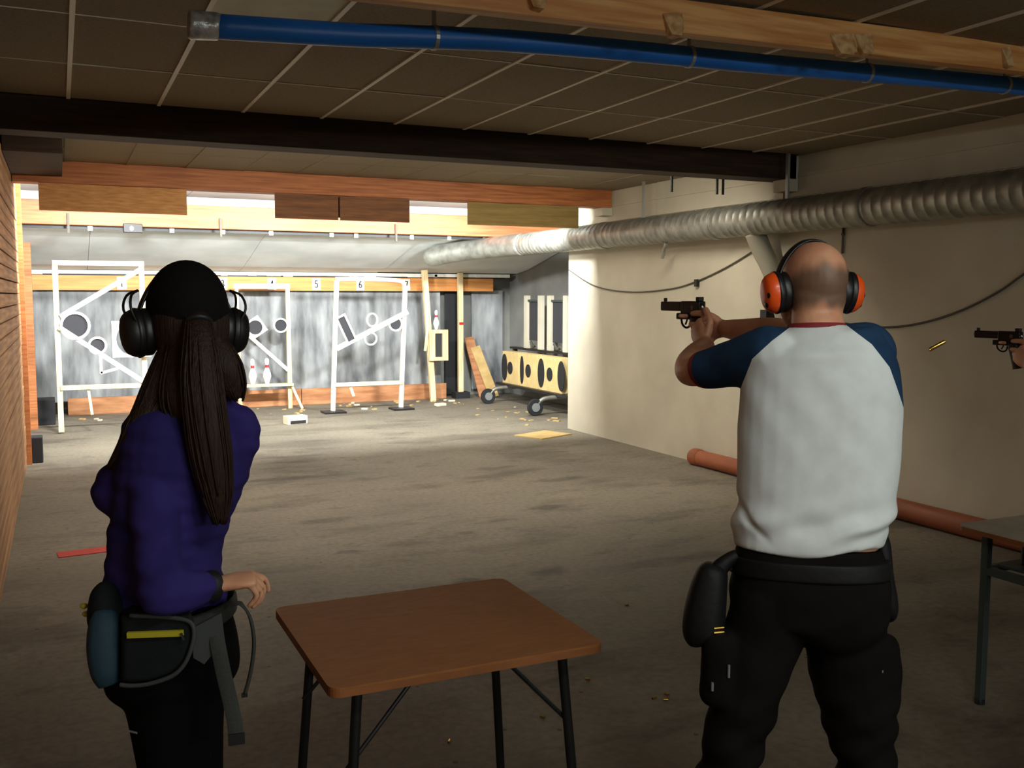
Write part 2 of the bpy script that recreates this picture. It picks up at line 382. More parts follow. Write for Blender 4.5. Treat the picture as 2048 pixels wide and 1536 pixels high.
# glare boards hanging under the wood beam
gl = ['tan glare board hanging at the left wall end of beam', 'dark brown jointed glare board hanging mid beam', 'olive glare board hanging nearest the silver duct']
for (parts, lab) in (([(-.13, 1.09, 'panel_brown')], gl[0]), ([(1.89, 2.50, 'panel_dark'), (2.52, 3.23, 'panel_dark')], gl[1]), ([(3.865, 5.165, 'panel_olive')], gl[2])):
    e = empty('glare_board', (parts[0][0], 9.46, 2.345), lab, 'board', 'glare boards under the beam')
    for (x0, x1, m) in parts:
        MB().box(x0, x1, 9.445, 9.463, 2.35, 2.582).build('board', m, e)
        for xx in (x0 + .12, x1 - .12): MB().box(xx - .02, xx + .02, 9.466, 9.49, 2.40, 2.70).build('hanger', 'strap', e)

# sloped white lining above the bullet trap
sl = empty('sloped_lining', (3.2, 13.3, 2.1), 'white sloped lining boards leading down to the rubber curtain', 'lining')
for (x0, x1) in ((-.41, .35), (.355, 2.35), (2.355, 4.4), (4.405, 6.75)):
    j = rnd.uniform(-.006, .006); mb = MB(); prof = [(12.12, 2.41), (12.7, 2.31), (13.4, 2.15), (14.0, 2.02), (14.42, 1.965)]
    for (y0, z0), (y1, z1) in zip(prof[:-1], prof[1:]):
        mb.add([(x0, y0, z0 + j), (x1, y0, z0 + j), (x1, y1, z1 + j), (x0, y1, z1 + j), (x0, y0, z0 + j + .03), (x1, y0, z0 + j + .03), (x1, y1, z1 + j + .03), (x0, y1, z1 + j + .03)],
               [(0, 1, 2, 3), (7, 6, 5, 4), (0, 4, 5, 1), (3, 2, 6, 7), (0, 3, 7, 4), (1, 5, 6, 2)])
    mb.build('lining_board', 'white_slope', sl)
MB().box(-.41, 6.6, 12.105, 12.12, 2.36, 2.40).build('edge_strip', 'black', sl)
for i in range(11):
    x = .2 + i * .55 + rnd.uniform(-.15, .15); MB().box(x, x + .05, 12.085, 12.103, 2.345, 2.40).build('bracket', 'strap', sl)
# hanging rods in front of the far beam
for (x, dz) in ((.12, 0), (1.75, .0), (3.9, 0)):
    tag(MB().box(x - .012, x + .012, 11.92, 11.945, 2.30, 2.52).build('hanger_strap', 'cable'), 'thin metal hanger on the pale far beam, ' + {.12: 'at its left end', 1.75: 'left of its middle', 3.9: 'right of its middle'}[x], 'hanger')

# white ledge strips, number board and curtain
tr = empty('bullet_trap', (3.0, 14.5, 0), 'grey rubber bullet curtain hanging behind the target stands', 'curtain')
MB().box(-.41, 6.62, 14.40, 14.48, 1.905, 1.955).build('top_ledge', 'white_paint', tr)
MB().box(-.41, 6.55, 14.43, 14.50, 1.885, 1.90).build('gap_strip', 'black', tr)
for i in range(22):
    x = -.3 + i * .3 + rnd.uniform(-.1, .1); MB().box(x, x + rnd.uniform(.08, .22), 14.385, 14.402, 1.89 + rnd.uniform(0, .02), 1.945).build('torn_strip', 'white_paint', tr)
NX = [.78, 1.441, 2.116, 2.806, 3.458, 4.127, 4.855]
nb = empty('number_board', (3.0, 14.40, 1.68), 'long orange wooden lane board carrying white number plates', 'board')
MB().box(-.33, 6.32, 14.385, 14.425, 1.685, 1.885).build('board', 'number_board', nb, bevel=.004)
SEG = {'1': [((.0, -1), (0, 1)), ((0, 1), (-.35, .6))], '4': [((.3, -1), (.3, 1)), ((.3, 1), (-.5, -.3)), ((-.5, -.3), (.6, -.3))],
       '5': [((.5, 1), (-.4, 1)), ((-.4, 1), (-.45, .15)), ((-.45, .15), (.2, .25)), ((.2, .25), (.5, -.2)), ((.5, -.2), (.45, -.7)), ((.45, -.7), (.0, -1)), ((0, -1), (-.5, -.75))],
       '6': [((.4, 1), (-.2, .6)), ((-.2, .6), (-.5, -.2)), ((-.5, -.2), (-.4, -.8)), ((-.4, -.8), (0, -1)), ((0, -1), (.45, -.75)), ((.45, -.75), (.45, -.2)), ((.45, -.2), (0, .1)), ((0, .1), (-.45, -.2))],
       '7': [((-.5, 1), (.5, 1)), ((.5, 1), (-.1, -1))], '2': [((-.5, .6), (-.1, 1)), ((-.1, 1), (.4, .7)), ((.4, .7), (.4, .3)), ((.4, .3), (-.5, -1)), ((-.5, -1), (.5, -1))],
       '3': [((-.5, .8), (0, 1)), ((0, 1), (.4, .6)), ((.4, .6), (0, .1)), ((0, .1), (.5, -.4)), ((.5, -.4), (.1, -1)), ((.1, -1), (-.5, -.8))]}
for ch, x in (('1', NX[0]), ('2', NX[1]), ('3', NX[2]), ('4', NX[3]), ('5', NX[4]), ('6', NX[5]), ('7', NX[6])):
    p = MB().box(x - .062, x + .062, 14.374, 14.384, 1.695, 1.87).build('number_plate', 'white_paint', nb)
    mb = MB()
    for (a_, c_) in SEG[ch]: mb.bar((x + a_[0] * .04, 14.372, 1.783 + a_[1] * .05), (x + c_[0] * .04, 14.372, 1.783 + c_[1] * .05), .014, .003)
    mb.build('numeral', 'ink', p)
# rubber curtain with folds
def curtain(x0, x1, y, z0, z1, amp, m, name, parent, seed, n=90):
    r = random.Random(seed); A = [(r.uniform(2, 22), r.uniform(0, 6), r.uniform(.2, 1)) for _ in range(7)]
    mb = MB(); vs = []; K = 8
    for k in range(K + 1):
        t = k / K
        for i in range(n + 1):
            x = x0 + (x1 - x0) * i / n
            d = sum(c * math.sin(a * x + q + .5 * t) for a, q, c in A) / 3 * amp * (.4 + .6 * t)
            vs.append((x, y + d, z1 + (z0 - z1) * t))
    nn = n + 1; vs2 = [(a_, b_ + .012, c_) for a_, b_, c_ in vs]; q = len(vs)
    fs = [(k * nn + i, k * nn + i + 1, (k + 1) * nn + i + 1, (k + 1) * nn + i) for k in range(K) for i in range(n)]
    fs2 = [tuple(q + j for j in f[::-1]) for f in fs]
    mb.add(vs + vs2, fs + fs2); return mb.build(name, m, parent, smooth=True)
for i, (x0, x1) in enumerate(((-.38, 1.3), (1.28, 3.1), (3.08, 4.55), (4.53, 5.46))):
    curtain(x0, x1, 14.52 + .01 * (i % 2), .17, 1.70, .045, 'curtain', 'curtain_sheet', tr, i)
curtain(5.58, 5.83, 14.62, .04, 1.70, .012, 'black_rubber', 'curtain_strip', tr, 9, 20)
curtain(6.05, 6.6, 14.64, .1, 1.70, .04, 'curtain', 'curtain_sheet', tr, 12, 40)
lb = empty('sill_board', (2.6, 14.4, 0), 'rough orange kick board along the foot of curtain', 'board')
for (x0, x1) in ((.05, 1.4), (1.41, 3.2), (3.21, 5.5)):
    MB().box(x0, x1, 14.36, 14.41, .0, .235 + rnd.uniform(-.01, .01)).build('plank', 'low_board', lb, bevel=.003)
tag(MB().box(-.36, -.10, 13.4, 13.75, 0, .32).build('foam_block', 'black_rubber', bevel=.01), 'black block on the floor behind the leftmost stand', 'block')
tag(MB().box(-.315, -.20, 10.38, 10.58, 0, .25).build('rubber_block', 'black_rubber', bevel=.008), 'dark block on floor at end of plank wall', 'block')
#PART3
# ------------------------------------------------------------------ target stands
Yv = V((0, 1, 0))
def stand(name, loc, lab): return empty(name, loc, lab, 'target stand', 'wooden target stands')
def ring(o, y, x, z, r, wd=.03, m='white_paint', rz=None, nm='ring'):
    n = 24; rz = rz or r
    return MB().plate(circ(r, n, rz), (x, y, z), (1, 0, 0), (0, 0, 1), (0, .009, 0), hole=circ(r - wd, n, rz - wd)).build(nm, m, o)
# stand behind lane 1
y = 12.5
s1 = stand('target_stand', (.43, y, 0), 'tall white wooden target stand beside the plank wall, with diagonal arms')
def beamp(o, nm, p, q, w_=.05, d=.035, m='white_paint'): return MB().bar(p, q, w_, d).build(nm, m, o, bevel=.003)
beamp(s1, 'post', (-.035, y, .02), (-.035, y, 2.02), .06, .045, 'stand_wood'); beamp(s1, 'post', (.90, y, .0), (.90, y, 2.02), .06, .045, 'stand_wood')
beamp(s1, 'top_rail', (-.06, y - .03, 1.99), (.93, y - .03, 1.99), .055, .025); beamp(s1, 'bottom_rail', (-.03, y - .03, .54), (.9, y - .03, .54), .055, .025, 'stand_wood')
beamp(s1, 'arm', (0, y - .055, 1.37), (.88, y - .055, 1.92), .055, .025); beamp(s1, 'arm', (-.02, y - .055, 1.25), (.90, y - .055, .57), .055, .025)
beamp(s1, 'foot', (-.035, y - .25, .025), (-.035, y + .25, .025), .05, .05, 'black_metal'); beamp(s1, 'foot', (.9, y - .25, .025), (.9, y + .25, .025), .05, .05, 'black_metal')
MB().bar((.27, y, .52), (.30, y - .12, .22), .03, .02).build('dangling_lath', 'stand_wood', s1)
# half-round, ring, square with hole, bracket
n = 24; hp = [(.17 * math.sin(PI * i / 15), .17 * math.cos(PI * i / 15)) for i in range(16)]
hq = [(.005 + .14 * math.sin(PI * i / 15), .14 * math.cos(PI * i / 15)) for i in range(16)]
MB().plate([(a_, b_) for a_, b_ in circ(.165, 24)], (.155, y - .08, 1.265), (1, 0, 0), (0, 0, 1), (0, .009, 0), hole=circ(.135, 24)).build('ring', 'white_paint', s1)
MB().plate(circ(.134, 24), (.155, y - .06, 1.265), (1, 0, 0), (0, 0, 1), (0, .004, 0)).build('disc', 'dark_hole', s1)
ring(s1, y - .08, .385, 1.03, .105, .025); MB().plate(circ(.08, 24), (.385, y - .06, 1.03), (1, 0, 0), (0, 0, 1), (0, .004, 0)).build('disc', 'dark_hole', s1)
MB().plate(sqr(.215), (.76, y - .09, 1.10), (1, 0, 0), (0, 0, 1), (0, .009, 0), hole=circ(.17, 24, .19)).build('square_plate', 'white_paint', s1)
mb = MB(); mb.bar((.415, y - .08, .90), (.415, y - .08, .70), .03, .02); mb.bar((.41, y - .08, .705), (.60, y - .08, .755), .03, .02); mb.build('bracket', 'white_paint', s1)
# stand of lanes 3-4
y = 14.0
s4 = stand('target_stand', (2.6, y, 0), 'white target stand holding two bowling pins on its low shelf')
beamp(s4, 'post', (2.26, y, 0), (2.24, y, 1.76), .05, .04, 'stand_wood'); beamp(s4, 'post', (2.96, y, 0), (2.95, y, 1.76), .06, .045, 'stand_wood')
beamp(s4, 'top_rail', (2.2, y - .03, 1.745), (2.98, y - .03, 1.745), .07, .025)
beamp(s4, 'arm', (2.27, y - .05, 1.17), (2.93, y - .05, .55), .05, .025)
beamp(s4, 'shelf', (2.16, y - .05, .35), (2.99, y - .05, .35), .035, .14, 'stand_wood'); beamp(s4, 'prop', (2.97, y - .03, .35), (3.08, y - .25, .01), .035, .03, 'stand_wood')
beamp(s4, 'foot', (2.96, y - .25, .02), (2.96, y + .2, .02), .05, .04, 'stand_wood'); beamp(s4, 'foot', (2.26, y - .25, .02), (2.26, y + .2, .02), .05, .04, 'stand_wood')
MB().plate(sqr(.125, 24, .125), (2.475, y - .075, 1.17), V((.83, 0, .56)), V((-.56, 0, .83)), (0, .009, 0), hole=circ(.1, 24)).build('square_plate', 'white_paint', s4)
MB().plate(circ(.1, 24), (2.475, y - .06, 1.17), (1, 0, 0), (0, 0, 1), (0, .003, 0)).build('disc', 'dark_hole', s4)
ring(s4, y - .08, 2.83, 1.195, .105, .022); MB().plate(circ(.083, 24), (2.83, y - .06, 1.195), (1, 0, 0), (0, 0, 1), (0, .003, 0)).build('disc', 'dark_hole', s4)
# stand of lane 6
y = 13.2
s6 = stand('target_stand', (3.9, y, 0), 'free-standing white target stand with rounded top under number six')
beamp(s6, 'post', (3.375, y, .03), (3.455, y, 1.82), .06, .045, 'white_paint'); beamp(s6, 'post', (4.36, y, .03), (4.44, y, 1.74), .06, .045, 'white_paint')
MB().tube([(3.44, y, 1.84), (3.9, y, 1.845), (4.30, y, 1.83), (4.41, y, 1.80), (4.445, y, 1.70)], .03, 10).build('top_rail', 'white_paint', s6, smooth=True)
beamp(s6, 'bottom_rail', (3.40, y - .03, .39), (4.39, y - .03, .39), .055, .025, 'stand_wood')
beamp(s6, 'arm', (3.43, y - .05, .89), (4.46, y - .05, 1.39), .07, .03)
for xx in (3.375, 4.36):
    MB().box(xx - .14, xx + .16, y - .14, y + .14, .0, .025).build('foot_plate', 'black_metal', s6)
a_, b_ = V((.89, 0, .46)), V((-.42, 0, .91))
MB().plate(sqr(.075, 24, .20), (3.56, y - .08, 1.16), a_, b_, (0, .009, 0), hole=sqr(.05, 24, .175)).build('window_plate', 'white_paint', s6)
MB().plate(sqr(.05, 24, .175), (3.56, y - .065, 1.16), a_, b_, (0, .003, 0)).build('panel', 'dark_hole', s6)
ring(s6, y - .075, 3.93, 1.28, .085, .022, rz=.10); ring(s6, y - .075, 3.905, 1.02, .095, .022)
ring(s6, y - .075, 4.27, 1.22, .105, .025); MB().plate(circ(.08, 24), (4.27, y - .06, 1.22), (1, 0, 0), (0, 0, 1), (0, .003, 0)).build('disc', 'dark_hole', s6)
beamp(s6, 'hanging_lath', (3.62, y, .37), (3.67, y - .02, .22), .04, .02, 'stand_wood')
# leaning post with a boxed target and a pin
y = 14.0
pl = stand('target_post', (5.1, y, 0), 'single leaning wooden post with a small windowed target box')
beamp(pl, 'post', (5.145, y, 0), (5.015, y, 2.0), .085, .06, 'stand_wood')
MB().plate(sqr(.15, 24, .235), (5.21, y - .06, .865), (1, 0, 0), (0, 0, 1), (0, .03, 0), hole=sqr(.06, 24, .18)).build('target_box', 'stand_wood', pl)
MB().box(5.145, 5.275, y - .055, y - .045, .68, 1.05).build('panel', 'dark_hole', pl)
beamp(pl, 'lath', (5.0, y - .05, .78), (5.04, y - .05, 1.1), .04, .02, 'stand_wood')
beamp(pl, 'foot', (5.145, y - .2, .02), (5.145, y + .2, .02), .05, .04, 'stand_wood')
# loose post beside the black strip, leaning boards in the corner
lp = tag(MB().box(5.68, 5.76, 14.28, 14.34, .10, 1.97).build('loose_post', 'stand_wood', bevel=.003), 'upright pale wooden batten beside the black rubber strip', 'post')
MB().box(5.6, 5.84, 14.2, 14.4, 0, .10).build('foot', 'black_rubber', lp); MB().box(5.69, 5.76, 14.272, 14.283, 1.16, 1.20).build('red_mark', 'pin_red', lp)
for (x, dx, L, m, lb_) in ((6.08, -.14, .95, 'low_board', 'reddish board leaning in the corner beside pale batten'), (6.22, -.2, .8, 'cardboard', 'pale leaning board with torn top beside target trolley')):
    tag(MB().bar((x, 14.2 if dx > -.17 else 14.12, .01), (x + dx, 14.5 if dx > -.17 else 14.43, L), .16, .025).build('leaning_board', m, bevel=.002), lb_, 'board')
# bowling pins
PIN = [(.0, 0), (.026, 0), (.028, .01), (.047, .07), (.06, .115), (.055, .16), (.032, .22), (.022, .255), (.023, .28), (.031, .32), (.032, .345), (.024, .37), (.008, .382), (0, .3825)]
def pin(x, y, z, lab, sc=1):
    e = empty('bowling_pin', (x, y, z), lab, 'bowling pin', 'bowling pins')
    MB().lathe((x, y, z), [(r * sc, h * sc) for r, h in PIN], n=20).build('body', 'pin_white', e, smooth=True)
    MB().lathe((x, y, z), [(.0275 * sc, .242 * sc), (.0245 * sc, .254 * sc), (.0245 * sc, .27 * sc), (.0260 * sc, .283 * sc)], n=20).build('stripe', 'pin_red', e, smooth=True)
pin(2.43, 13.95, .366, 'left one of the bowling pins on target stand shelf', .95)
pin(2.63, 13.95, .366, 'right one of the bowling pins on target stand shelf', .97)
pin(5.19, 13.97, 1.101, 'bowling pin on top of the small windowed target box', .78)

# ------------------------------------------------------------------ target trolley in the recess
tc_ = empty('target_trolley', (6.2, 12.6, 0), 'wheeled metal trolley parked in the recess carrying tan targets', 'trolley')
def tb(nm, x0, x1, y0, y1, z0, z1, m='steel_blue'): return MB().box(x0, x1, y0, y1, z0, z1).build(nm, m, tc_, bevel=.004)
tb('deck', 6.08, 6.55, 11.4, 13.75, .25, .29, 'black_metal')
for y in (11.75, 13.35):
    MB().tube([(5.80, y, .12), (5.86, y, .20), (6.0, y, .235), (6.5, y, .24)], .03, 8).build('outrigger', 'galv', tc_, smooth=True)
    w_ = MB().lathe((5.78, y - .025, .115), [(.0, 0), (.11, 0), (.115, .01), (.115, .04), (.11, .05), (0, .05)], axis=(0, 1, 0), n=24).build('wheel', 'black_rubber', tc_, smooth='auto')
    MB().lathe((5.78, y - .032, .115), [(.0, 0), (.06, 0), (.06, .064), (0, .064)], axis=(0, 1, 0), n=16).build('hub', 'strap', w_)
for y in (11.5, 13.7): tb('upright', 6.36, 6.42, y - .03, y + .03, .28, .82, 'black_metal')
tb('top_rail', 6.33, 6.45, 11.35, 13.78, .80, .83, 'black_metal')
# three tan target boxes facing the range
lab3 = ['tan target box on trolley, farthest from the cream wall', 'tan target box in the middle of the trolley', 'tan target box on trolley, nearest the cream wall']
for i, (y0, y1) in enumerate(((13.05, 13.62), (12.42, 13.0), (11.68, 12.37))):
    e = empty('target_box', (6.2, (y0 + y1) / 2, .25), lab3[i], 'target', 'tan target boxes on the trolley')
    MB().box(6.14, 6.30, y0, y1, .29, .775).build('box', 'target_tan', e, bevel=.004)
    c = (y0 + y1) / 2
    MB().plate(circ(.085, 24, .095), (6.135, c, .53), (0, 1, 0), (0, 0, 1), (.004, 0, 0)).build('bullseye', 'ink', e)
    for yy in ((y1 - .02,) if i == 0 else (y1 - .02, y0 + .06) if i == 2 else (y1 - .02,)):
        MB().plate(circ(.06 if i == 1 else .10, 24, .205), (6.135, yy - .06, .53), (0, 1, 0), (0, 0, 1), (.004, 0, 0)).build('slot', 'ink', e)
# two turning-target frames standing on the trolley
for i, (y0, y1) in enumerate(((12.72, 13.35), (11.93, 12.58))):
    e = empty('turning_target', (6.4, (y0 + y1) / 2, .83), ['pale frame with dark panel on trolley, left of the pair', 'pale frame with dark panel on trolley, right of the pair'][i], 'frame', 'frames standing on the trolley')
    for yy in (y0, y1 - .16): MB().box(6.36, 6.42, yy + .03, yy + .14, .83, 1.62).build('side_rail', 'wall_cream', e, bevel=.003)
    MB().box(6.37, 6.41, y0 + .1, y1 - .1, 1.53, 1.56).build('top_rail', 'steel_blue', e); MB().box(6.40, 6.41, y0 + .1, y1 - .1, .95, 1.53).build('panel', 'dark_hole', e)
    MB().tube([(6.39, y0 + .14, .85), (6.36, y0 + .2, .9), (6.37, y0 + .3, .86), (6.39, y1 - .2, .93)], .022, 6).build('bracket', 'cable', e)

# ------------------------------------------------------------------ floor litter
def box_rot(nm, x, y, sx, sy, sz, a, m, lab, cat, grp=None):
    o = MB().box(-sx / 2, sx / 2, -sy / 2, sy / 2, 0, sz).build(nm, m); o.location = (x, y, 0); o.rotation_euler.z = a; return tag(o, lab, cat, grp)
bx = box_rot('broken_box', 2.66, 12.3, .26, .16, .10, .2, 'paper', 'small pale broken box lying on the lit floor', 'box')
MB().box(-.10, .11, -.084, -.078, .005, .045).build('dark_opening', 'ink', bx)
box_rot('cardboard_sheet', 5.05, 10.05, .55, .42, .012, .4, 'cardboard', 'flat piece of cardboard on floor at wall corner', 'cardboard')
for i in range(60):
    x, y = rnd.uniform(.2, 5.5), rnd.uniform(13.3, 14.3); s_ = rnd.uniform(.012, .05) * (2.2 if i % 9 == 0 else 1)
    if abs(x - 3.37) < .2 or abs(x - 4.36) < .2: continue
    o = box_rot('debris', x, y, s_ * 1.7, s_, s_ * .4, rnd.uniform(0, 3), ['paper', 'cardboard', 'splinter'][i % 3], 'small splinter of shot wood scattered along the kick board', 'debris', 'splinters below the curtain')
for i in range(26):
    x, y = rnd.uniform(5.1, 6.3), rnd.uniform(10.7, 12.9); s_ = rnd.uniform(.015, .05)
    if x > 5.55 and (abs(y - 11.75) < .2 or abs(y - 13.35) < .2): continue
    box_rot('debris', x, y, s_ * 2, s_, s_ * .25, rnd.uniform(0, 3), 'cardboard', 'scrap of tan target paper on floor before the trolley', 'scrap', 'scraps before the trolley')
box_rot('red_strip', .08, 6.62, .30, .14, .004, .1, 'red_paint', 'faded red strip on the concrete beside plank wall', 'strip')
# pipe along the right wall
e = empty('floor_pipe', (5.5, 6.2, 0), 'long orange brown pipe lying along the foot of right wall', 'pipe')
MB().cyl((5.50, -2.0, .075), (5.50, 7.72, .075), .075, n=20).build('tube', 'pipe_orange', e, smooth='auto')
MB().lathe((5.50, 7.60, .075), [(.078, 0), (.083, .01), (.083, .10), (.07, .125), (.0, .125)], axis=(0, 1, 0), n=20).build('end_collar', 'pipe_orange', e, smooth='auto')

# ------------------------------------------------------------------ ventilation
dx_, dz_, dr = 5.37, 2.265, .135
e = empty('spiral_duct', (dx_, 6, 2.1), 'silver spiral ventilation duct running along the cream right wall', 'duct')
mb = MB(); N = 20; ribs = 160; y0, y1 = -3.5, 11.3
prof = []
for k in range(ribs):
    yy = y0 + (y1 - y0) * k / ribs; st = (y1 - y0) / ribs
    prof += [(dr, yy), (dr, yy + st * .78), (dr + .0035, yy + st * .84), (dr + .0035, yy + st * .94)]
prof.append((dr, y1)); mb.lathe((dx_, 0, dz_), prof, axis=(0, 1, 0), n=N); mb.build('tube', 'galv', e, smooth='auto')
MB().limb([((dx_, 11.25, dz_), dr + .006, dr + .006), ((5.30, 11.7, 2.262), dr + .004, dr + .004), ((5.12, 12.15, 2.24), dr, dr), ((4.88, 12.5, 2.20), dr, dr), ((4.70, 12.72, 2.155), dr, dr), ((4.63, 12.80, 2.13), dr * .8, dr * .8), ((4.61, 12.82, 2.12), dr * .3, dr * .3)], ref=(0, 0, 1), n=20).build('elbow', 'galv', e, smooth=True)
for yy in (2.6, 5.4, 7.2, 9.2): MB().lathe((dx_, yy, dz_), [(dr + .008, 0), (dr + .012, .01), (dr + .012, .05), (dr + .008, .06)], axis=(0, 1, 0), n=N).build('coupling', 'galv', e, smooth='auto')
for yy in (3.4, 6.3, 8.45): MB().box(dx_ - .01, dx_ + .01, yy, yy + .03, dz_ + dr, ZC - .01).build('hanger', 'strap', e)
# short drop leg of the duct towards the wall
MB().limb([((5.40, 6.75, 2.16), .085, .085), ((5.45, 6.72, 2.02), .085, .085), ((5.50, 6.62, 1.80), .08, .08), ((5.52, 6.5, 1.45), .07, .07), ((5.52, 6.45, 1.30), .06, .06)], ref=(1, 0, 0), n=16).build('drop_leg', mat('drop_paint', (150, 144, 126), .7), e, smooth=True)
MB().box(5.47, 5.58, 6.66, 6.74, 1.34, 1.50).build('damper', 'black', e)
# small fittings on the wall
def fit(nm, lab, cat, mb, m): return tag(mb.build(nm, m), lab, cat)
fit('valve', 'small pale valve under the duct near the lit wall end', 'valve', MB().bar((5.34, 8.0, 2.125), (5.36, 8.08, 2.04), .028, .02).cyl((5.36, 8.08, 2.05), (5.36, 8.09, 1.98), .022, .014, 10), 'galv')
fit('conduit', 'thin dark conduit on wall rising from duct behind bald head', 'conduit', MB().cyl((5.56, 6.55, 2.40), (5.56, 6.55, 2.56), .026).cyl((5.56, 6.55, 2.38), (5.56, 6.55, 2.40), .03), 'cable')
fit('wall_pin', 'thin dark pin on wall below duct, right of bald head', 'pin', MB().cyl((5.578, 5.9, 1.95), (5.578, 5.9, 2.15), .009).cyl((5.57, 5.9, 2.10), (5.589, 5.9, 2.10), .012), 'cable')
for i, (x, y) in enumerate(((4.55, 6.75), (5.0, 6.75), (5.06, 6.75))):
    fit('hook_rod', ['dark rod hanging behind beam, left of three', 'dark rod hanging behind beam, middle of three', 'dark rod hanging behind beam, right of three'][i], 'rod', MB().cyl((x, y, 2.46), (x, y, ZC), .011), 'black_metal')
def sag(pts, nm, lab, r=.007): return tag(MB().tube(pts, r, 6, 8).build(nm, 'cable', smooth=True), lab, 'cable')
P = lambda px, py, x=5.57: at(px, py, 1) if 0 else None
def onwall(px, py, x=5.575):
    d = at(px, py, 1) - V((0, 0, H)); return V((0, 0, H)) + d * (x / d.x)
sag([onwall(1138, 540), onwall(1190, 572), onwall(1260, 584), onwall(1340, 578), onwall(1392, 563), onwall(1450, 536), onwall(1505, 503)], 'wall_cable', 'thin cable sagging across the lit part of right wall')
sag([onwall(1660, 640), onwall(1720, 652), onwall(1790, 654), onwall(1860, 642), onwall(1930, 618), onwall(2000, 582), onwall(2080, 530), onwall(2300, 430)], 'wall_cable', 'thin cable sagging across the dim wall behind the flying case', .008)
fit('cable_clip', 'small dark clip holding the cable above pistol muzzle', 'clip', MB().obox(onwall(1393, 566, 5.565), (.015, 0, 0), (0, .02, 0), (0, 0, .035)), 'black')
# blue ventilation tube
e = empty('blue_tube', (.47, 3.6, 2.5), 'long bright blue plastic ventilation tube hung under the ceiling', 'tube')
tp = [(.50, 3.6, 2.549), (1.0, 3.6, 2.574), (1.3, 3.6, 2.598), (1.664, 3.6, 2.622), (2.2, 3.6, 2.640), (2.9, 3.6, 2.655), (3.7, 3.6, 2.68), (4.6, 3.6, 2.705), (5.58, 3.6, 2.72)]
def tubez(x): return float(np.interp(x, [p[0] for p in tp], [p[2] for p in tp]))
MB().tube(tp, .043, 20, 5).build('tube', 'blue_tube', e, smooth=True)
MB().limb([((.535, 3.6, 2.551), .0445, .0445), ((.53, 3.6, 2.551), .047, .047), ((.50, 3.6, 2.549), .0475, .0475), ((.47, 3.6, 2.548), .049, .049), ((.445, 3.6, 2.547), .0485, .0485), ((.437, 3.6, 2.547), .044, .044)], ref=(0, 1, 0), n=20).build('foil_collar', 'foil', e, smooth=True)
for px in (868, 1378, 1735, 2012):
    d = at(px, 80, 1) - V((0, 0, H)); x = d.x / d.y * 3.6; z = tubez(x)
    MB().lathe((x - .008, 3.6, z), [(.0445, 0), (.047, .002), (.047, .016), (.0445, .018)], axis=(1, 0, .03), n=20).build('hanging_strap', 'strap', e)
    MB().box(x - .008, x + .008, 3.598, 3.602, z + .044, ZC).build('strap_tail', 'strap', e)

# ------------------------------------------------------------------ lamps
fn = ['leftmost black floodlight behind the glare boards', 'middle black floodlight behind the glare boards', 'rightmost black floodlight behind the glare boards']
for i, (x, y) in enumerate(FLOODS):
    e = empty('floodlight', (x, y, 2.4), fn[i], 'lamp', 'floodlights behind the glare boards')
    MB().box(x - .19, x + .19, y - .06, y + .055, 2.40, 2.60).build('housing', 'lamp_body', e, bevel=.008); MB().box(x - .17, x + .17, y + .056, y + .062, 2.42, 2.58).build('lens', 'lamp_lens', e)
    MB().box(x - .02, x + .02, y - .03, y - .01, 2.60, ZC - .01).build('bracket', 'black_metal', e)
def strip(x, y, z, lab, grp):
    if y < 0:
        e = empty('strip_lamp', (x, y, z), lab, 'lamp', grp)
        MB().box(x - .64, x + .64, y - .20, y + .0, z - .08, z + .08).build('housing', 'lamp_white', e, bevel=.006)
        for d in (-.035, .035): MB().cyl((x - .6, y + .006, z + d), (x + .6, y + .006, z + d), .005, n=10).build('tube', 'lamp_tube', e)
        return
    e = empty('strip_lamp', (x, y, z), lab, 'lamp', grp)
    MB().box(x - .64, x + .64, y - .07, y + .07, z + .02, z + .07).build('housing', 'lamp_white', e, bevel=.006)
    if z < 2.6:
        for xx in (x - .5, x + .5): MB().cyl((xx, y, z + .07), (xx, y, ZC), .004, n=6).build('hanging_rod', 'strap', e)
    for d in (-.035, .035): MB().cyl((x - .6, y + d, z + .008), (x + .6, y + d, z + .008), .011, n=10).build('tube', 'lamp_tube', e)
for x in (1.6, 4.0): strip(x, 6.84, 2.69, 'fluorescent strip lamp hidden behind the dark beam, ' + ('left one' if x < 2 else 'right one'), 'strip lamps behind the dark beam')
for x in (1.35, 3.55): strip(x, -3.80, 2.40, 'fluorescent strip lamp over the waiting area, ' + ('left one' if x < 2 else 'right one'), 'strip lamps over the waiting area')
strip(1.15, .35, 2.45, 'fluorescent strip lamp on the ceiling above the firing line', 'strip lamps')
# little floodlight visible under the left glare board
e = empty('spot_lamp', (.78, 11.85, 2.28), 'small black lamp glinting under the left glare board', 'lamp')
MB().box(.68, .88, 11.83, 11.92, 2.32, 2.42).build('housing', 'black', e, bevel=.006); MB().ell((.765, 11.828, 2.365), [(.02, 0, 0), (0, .006, 0), (0, 0, .025)], 12, 8).build('bulb', 'lamp_lens', e)

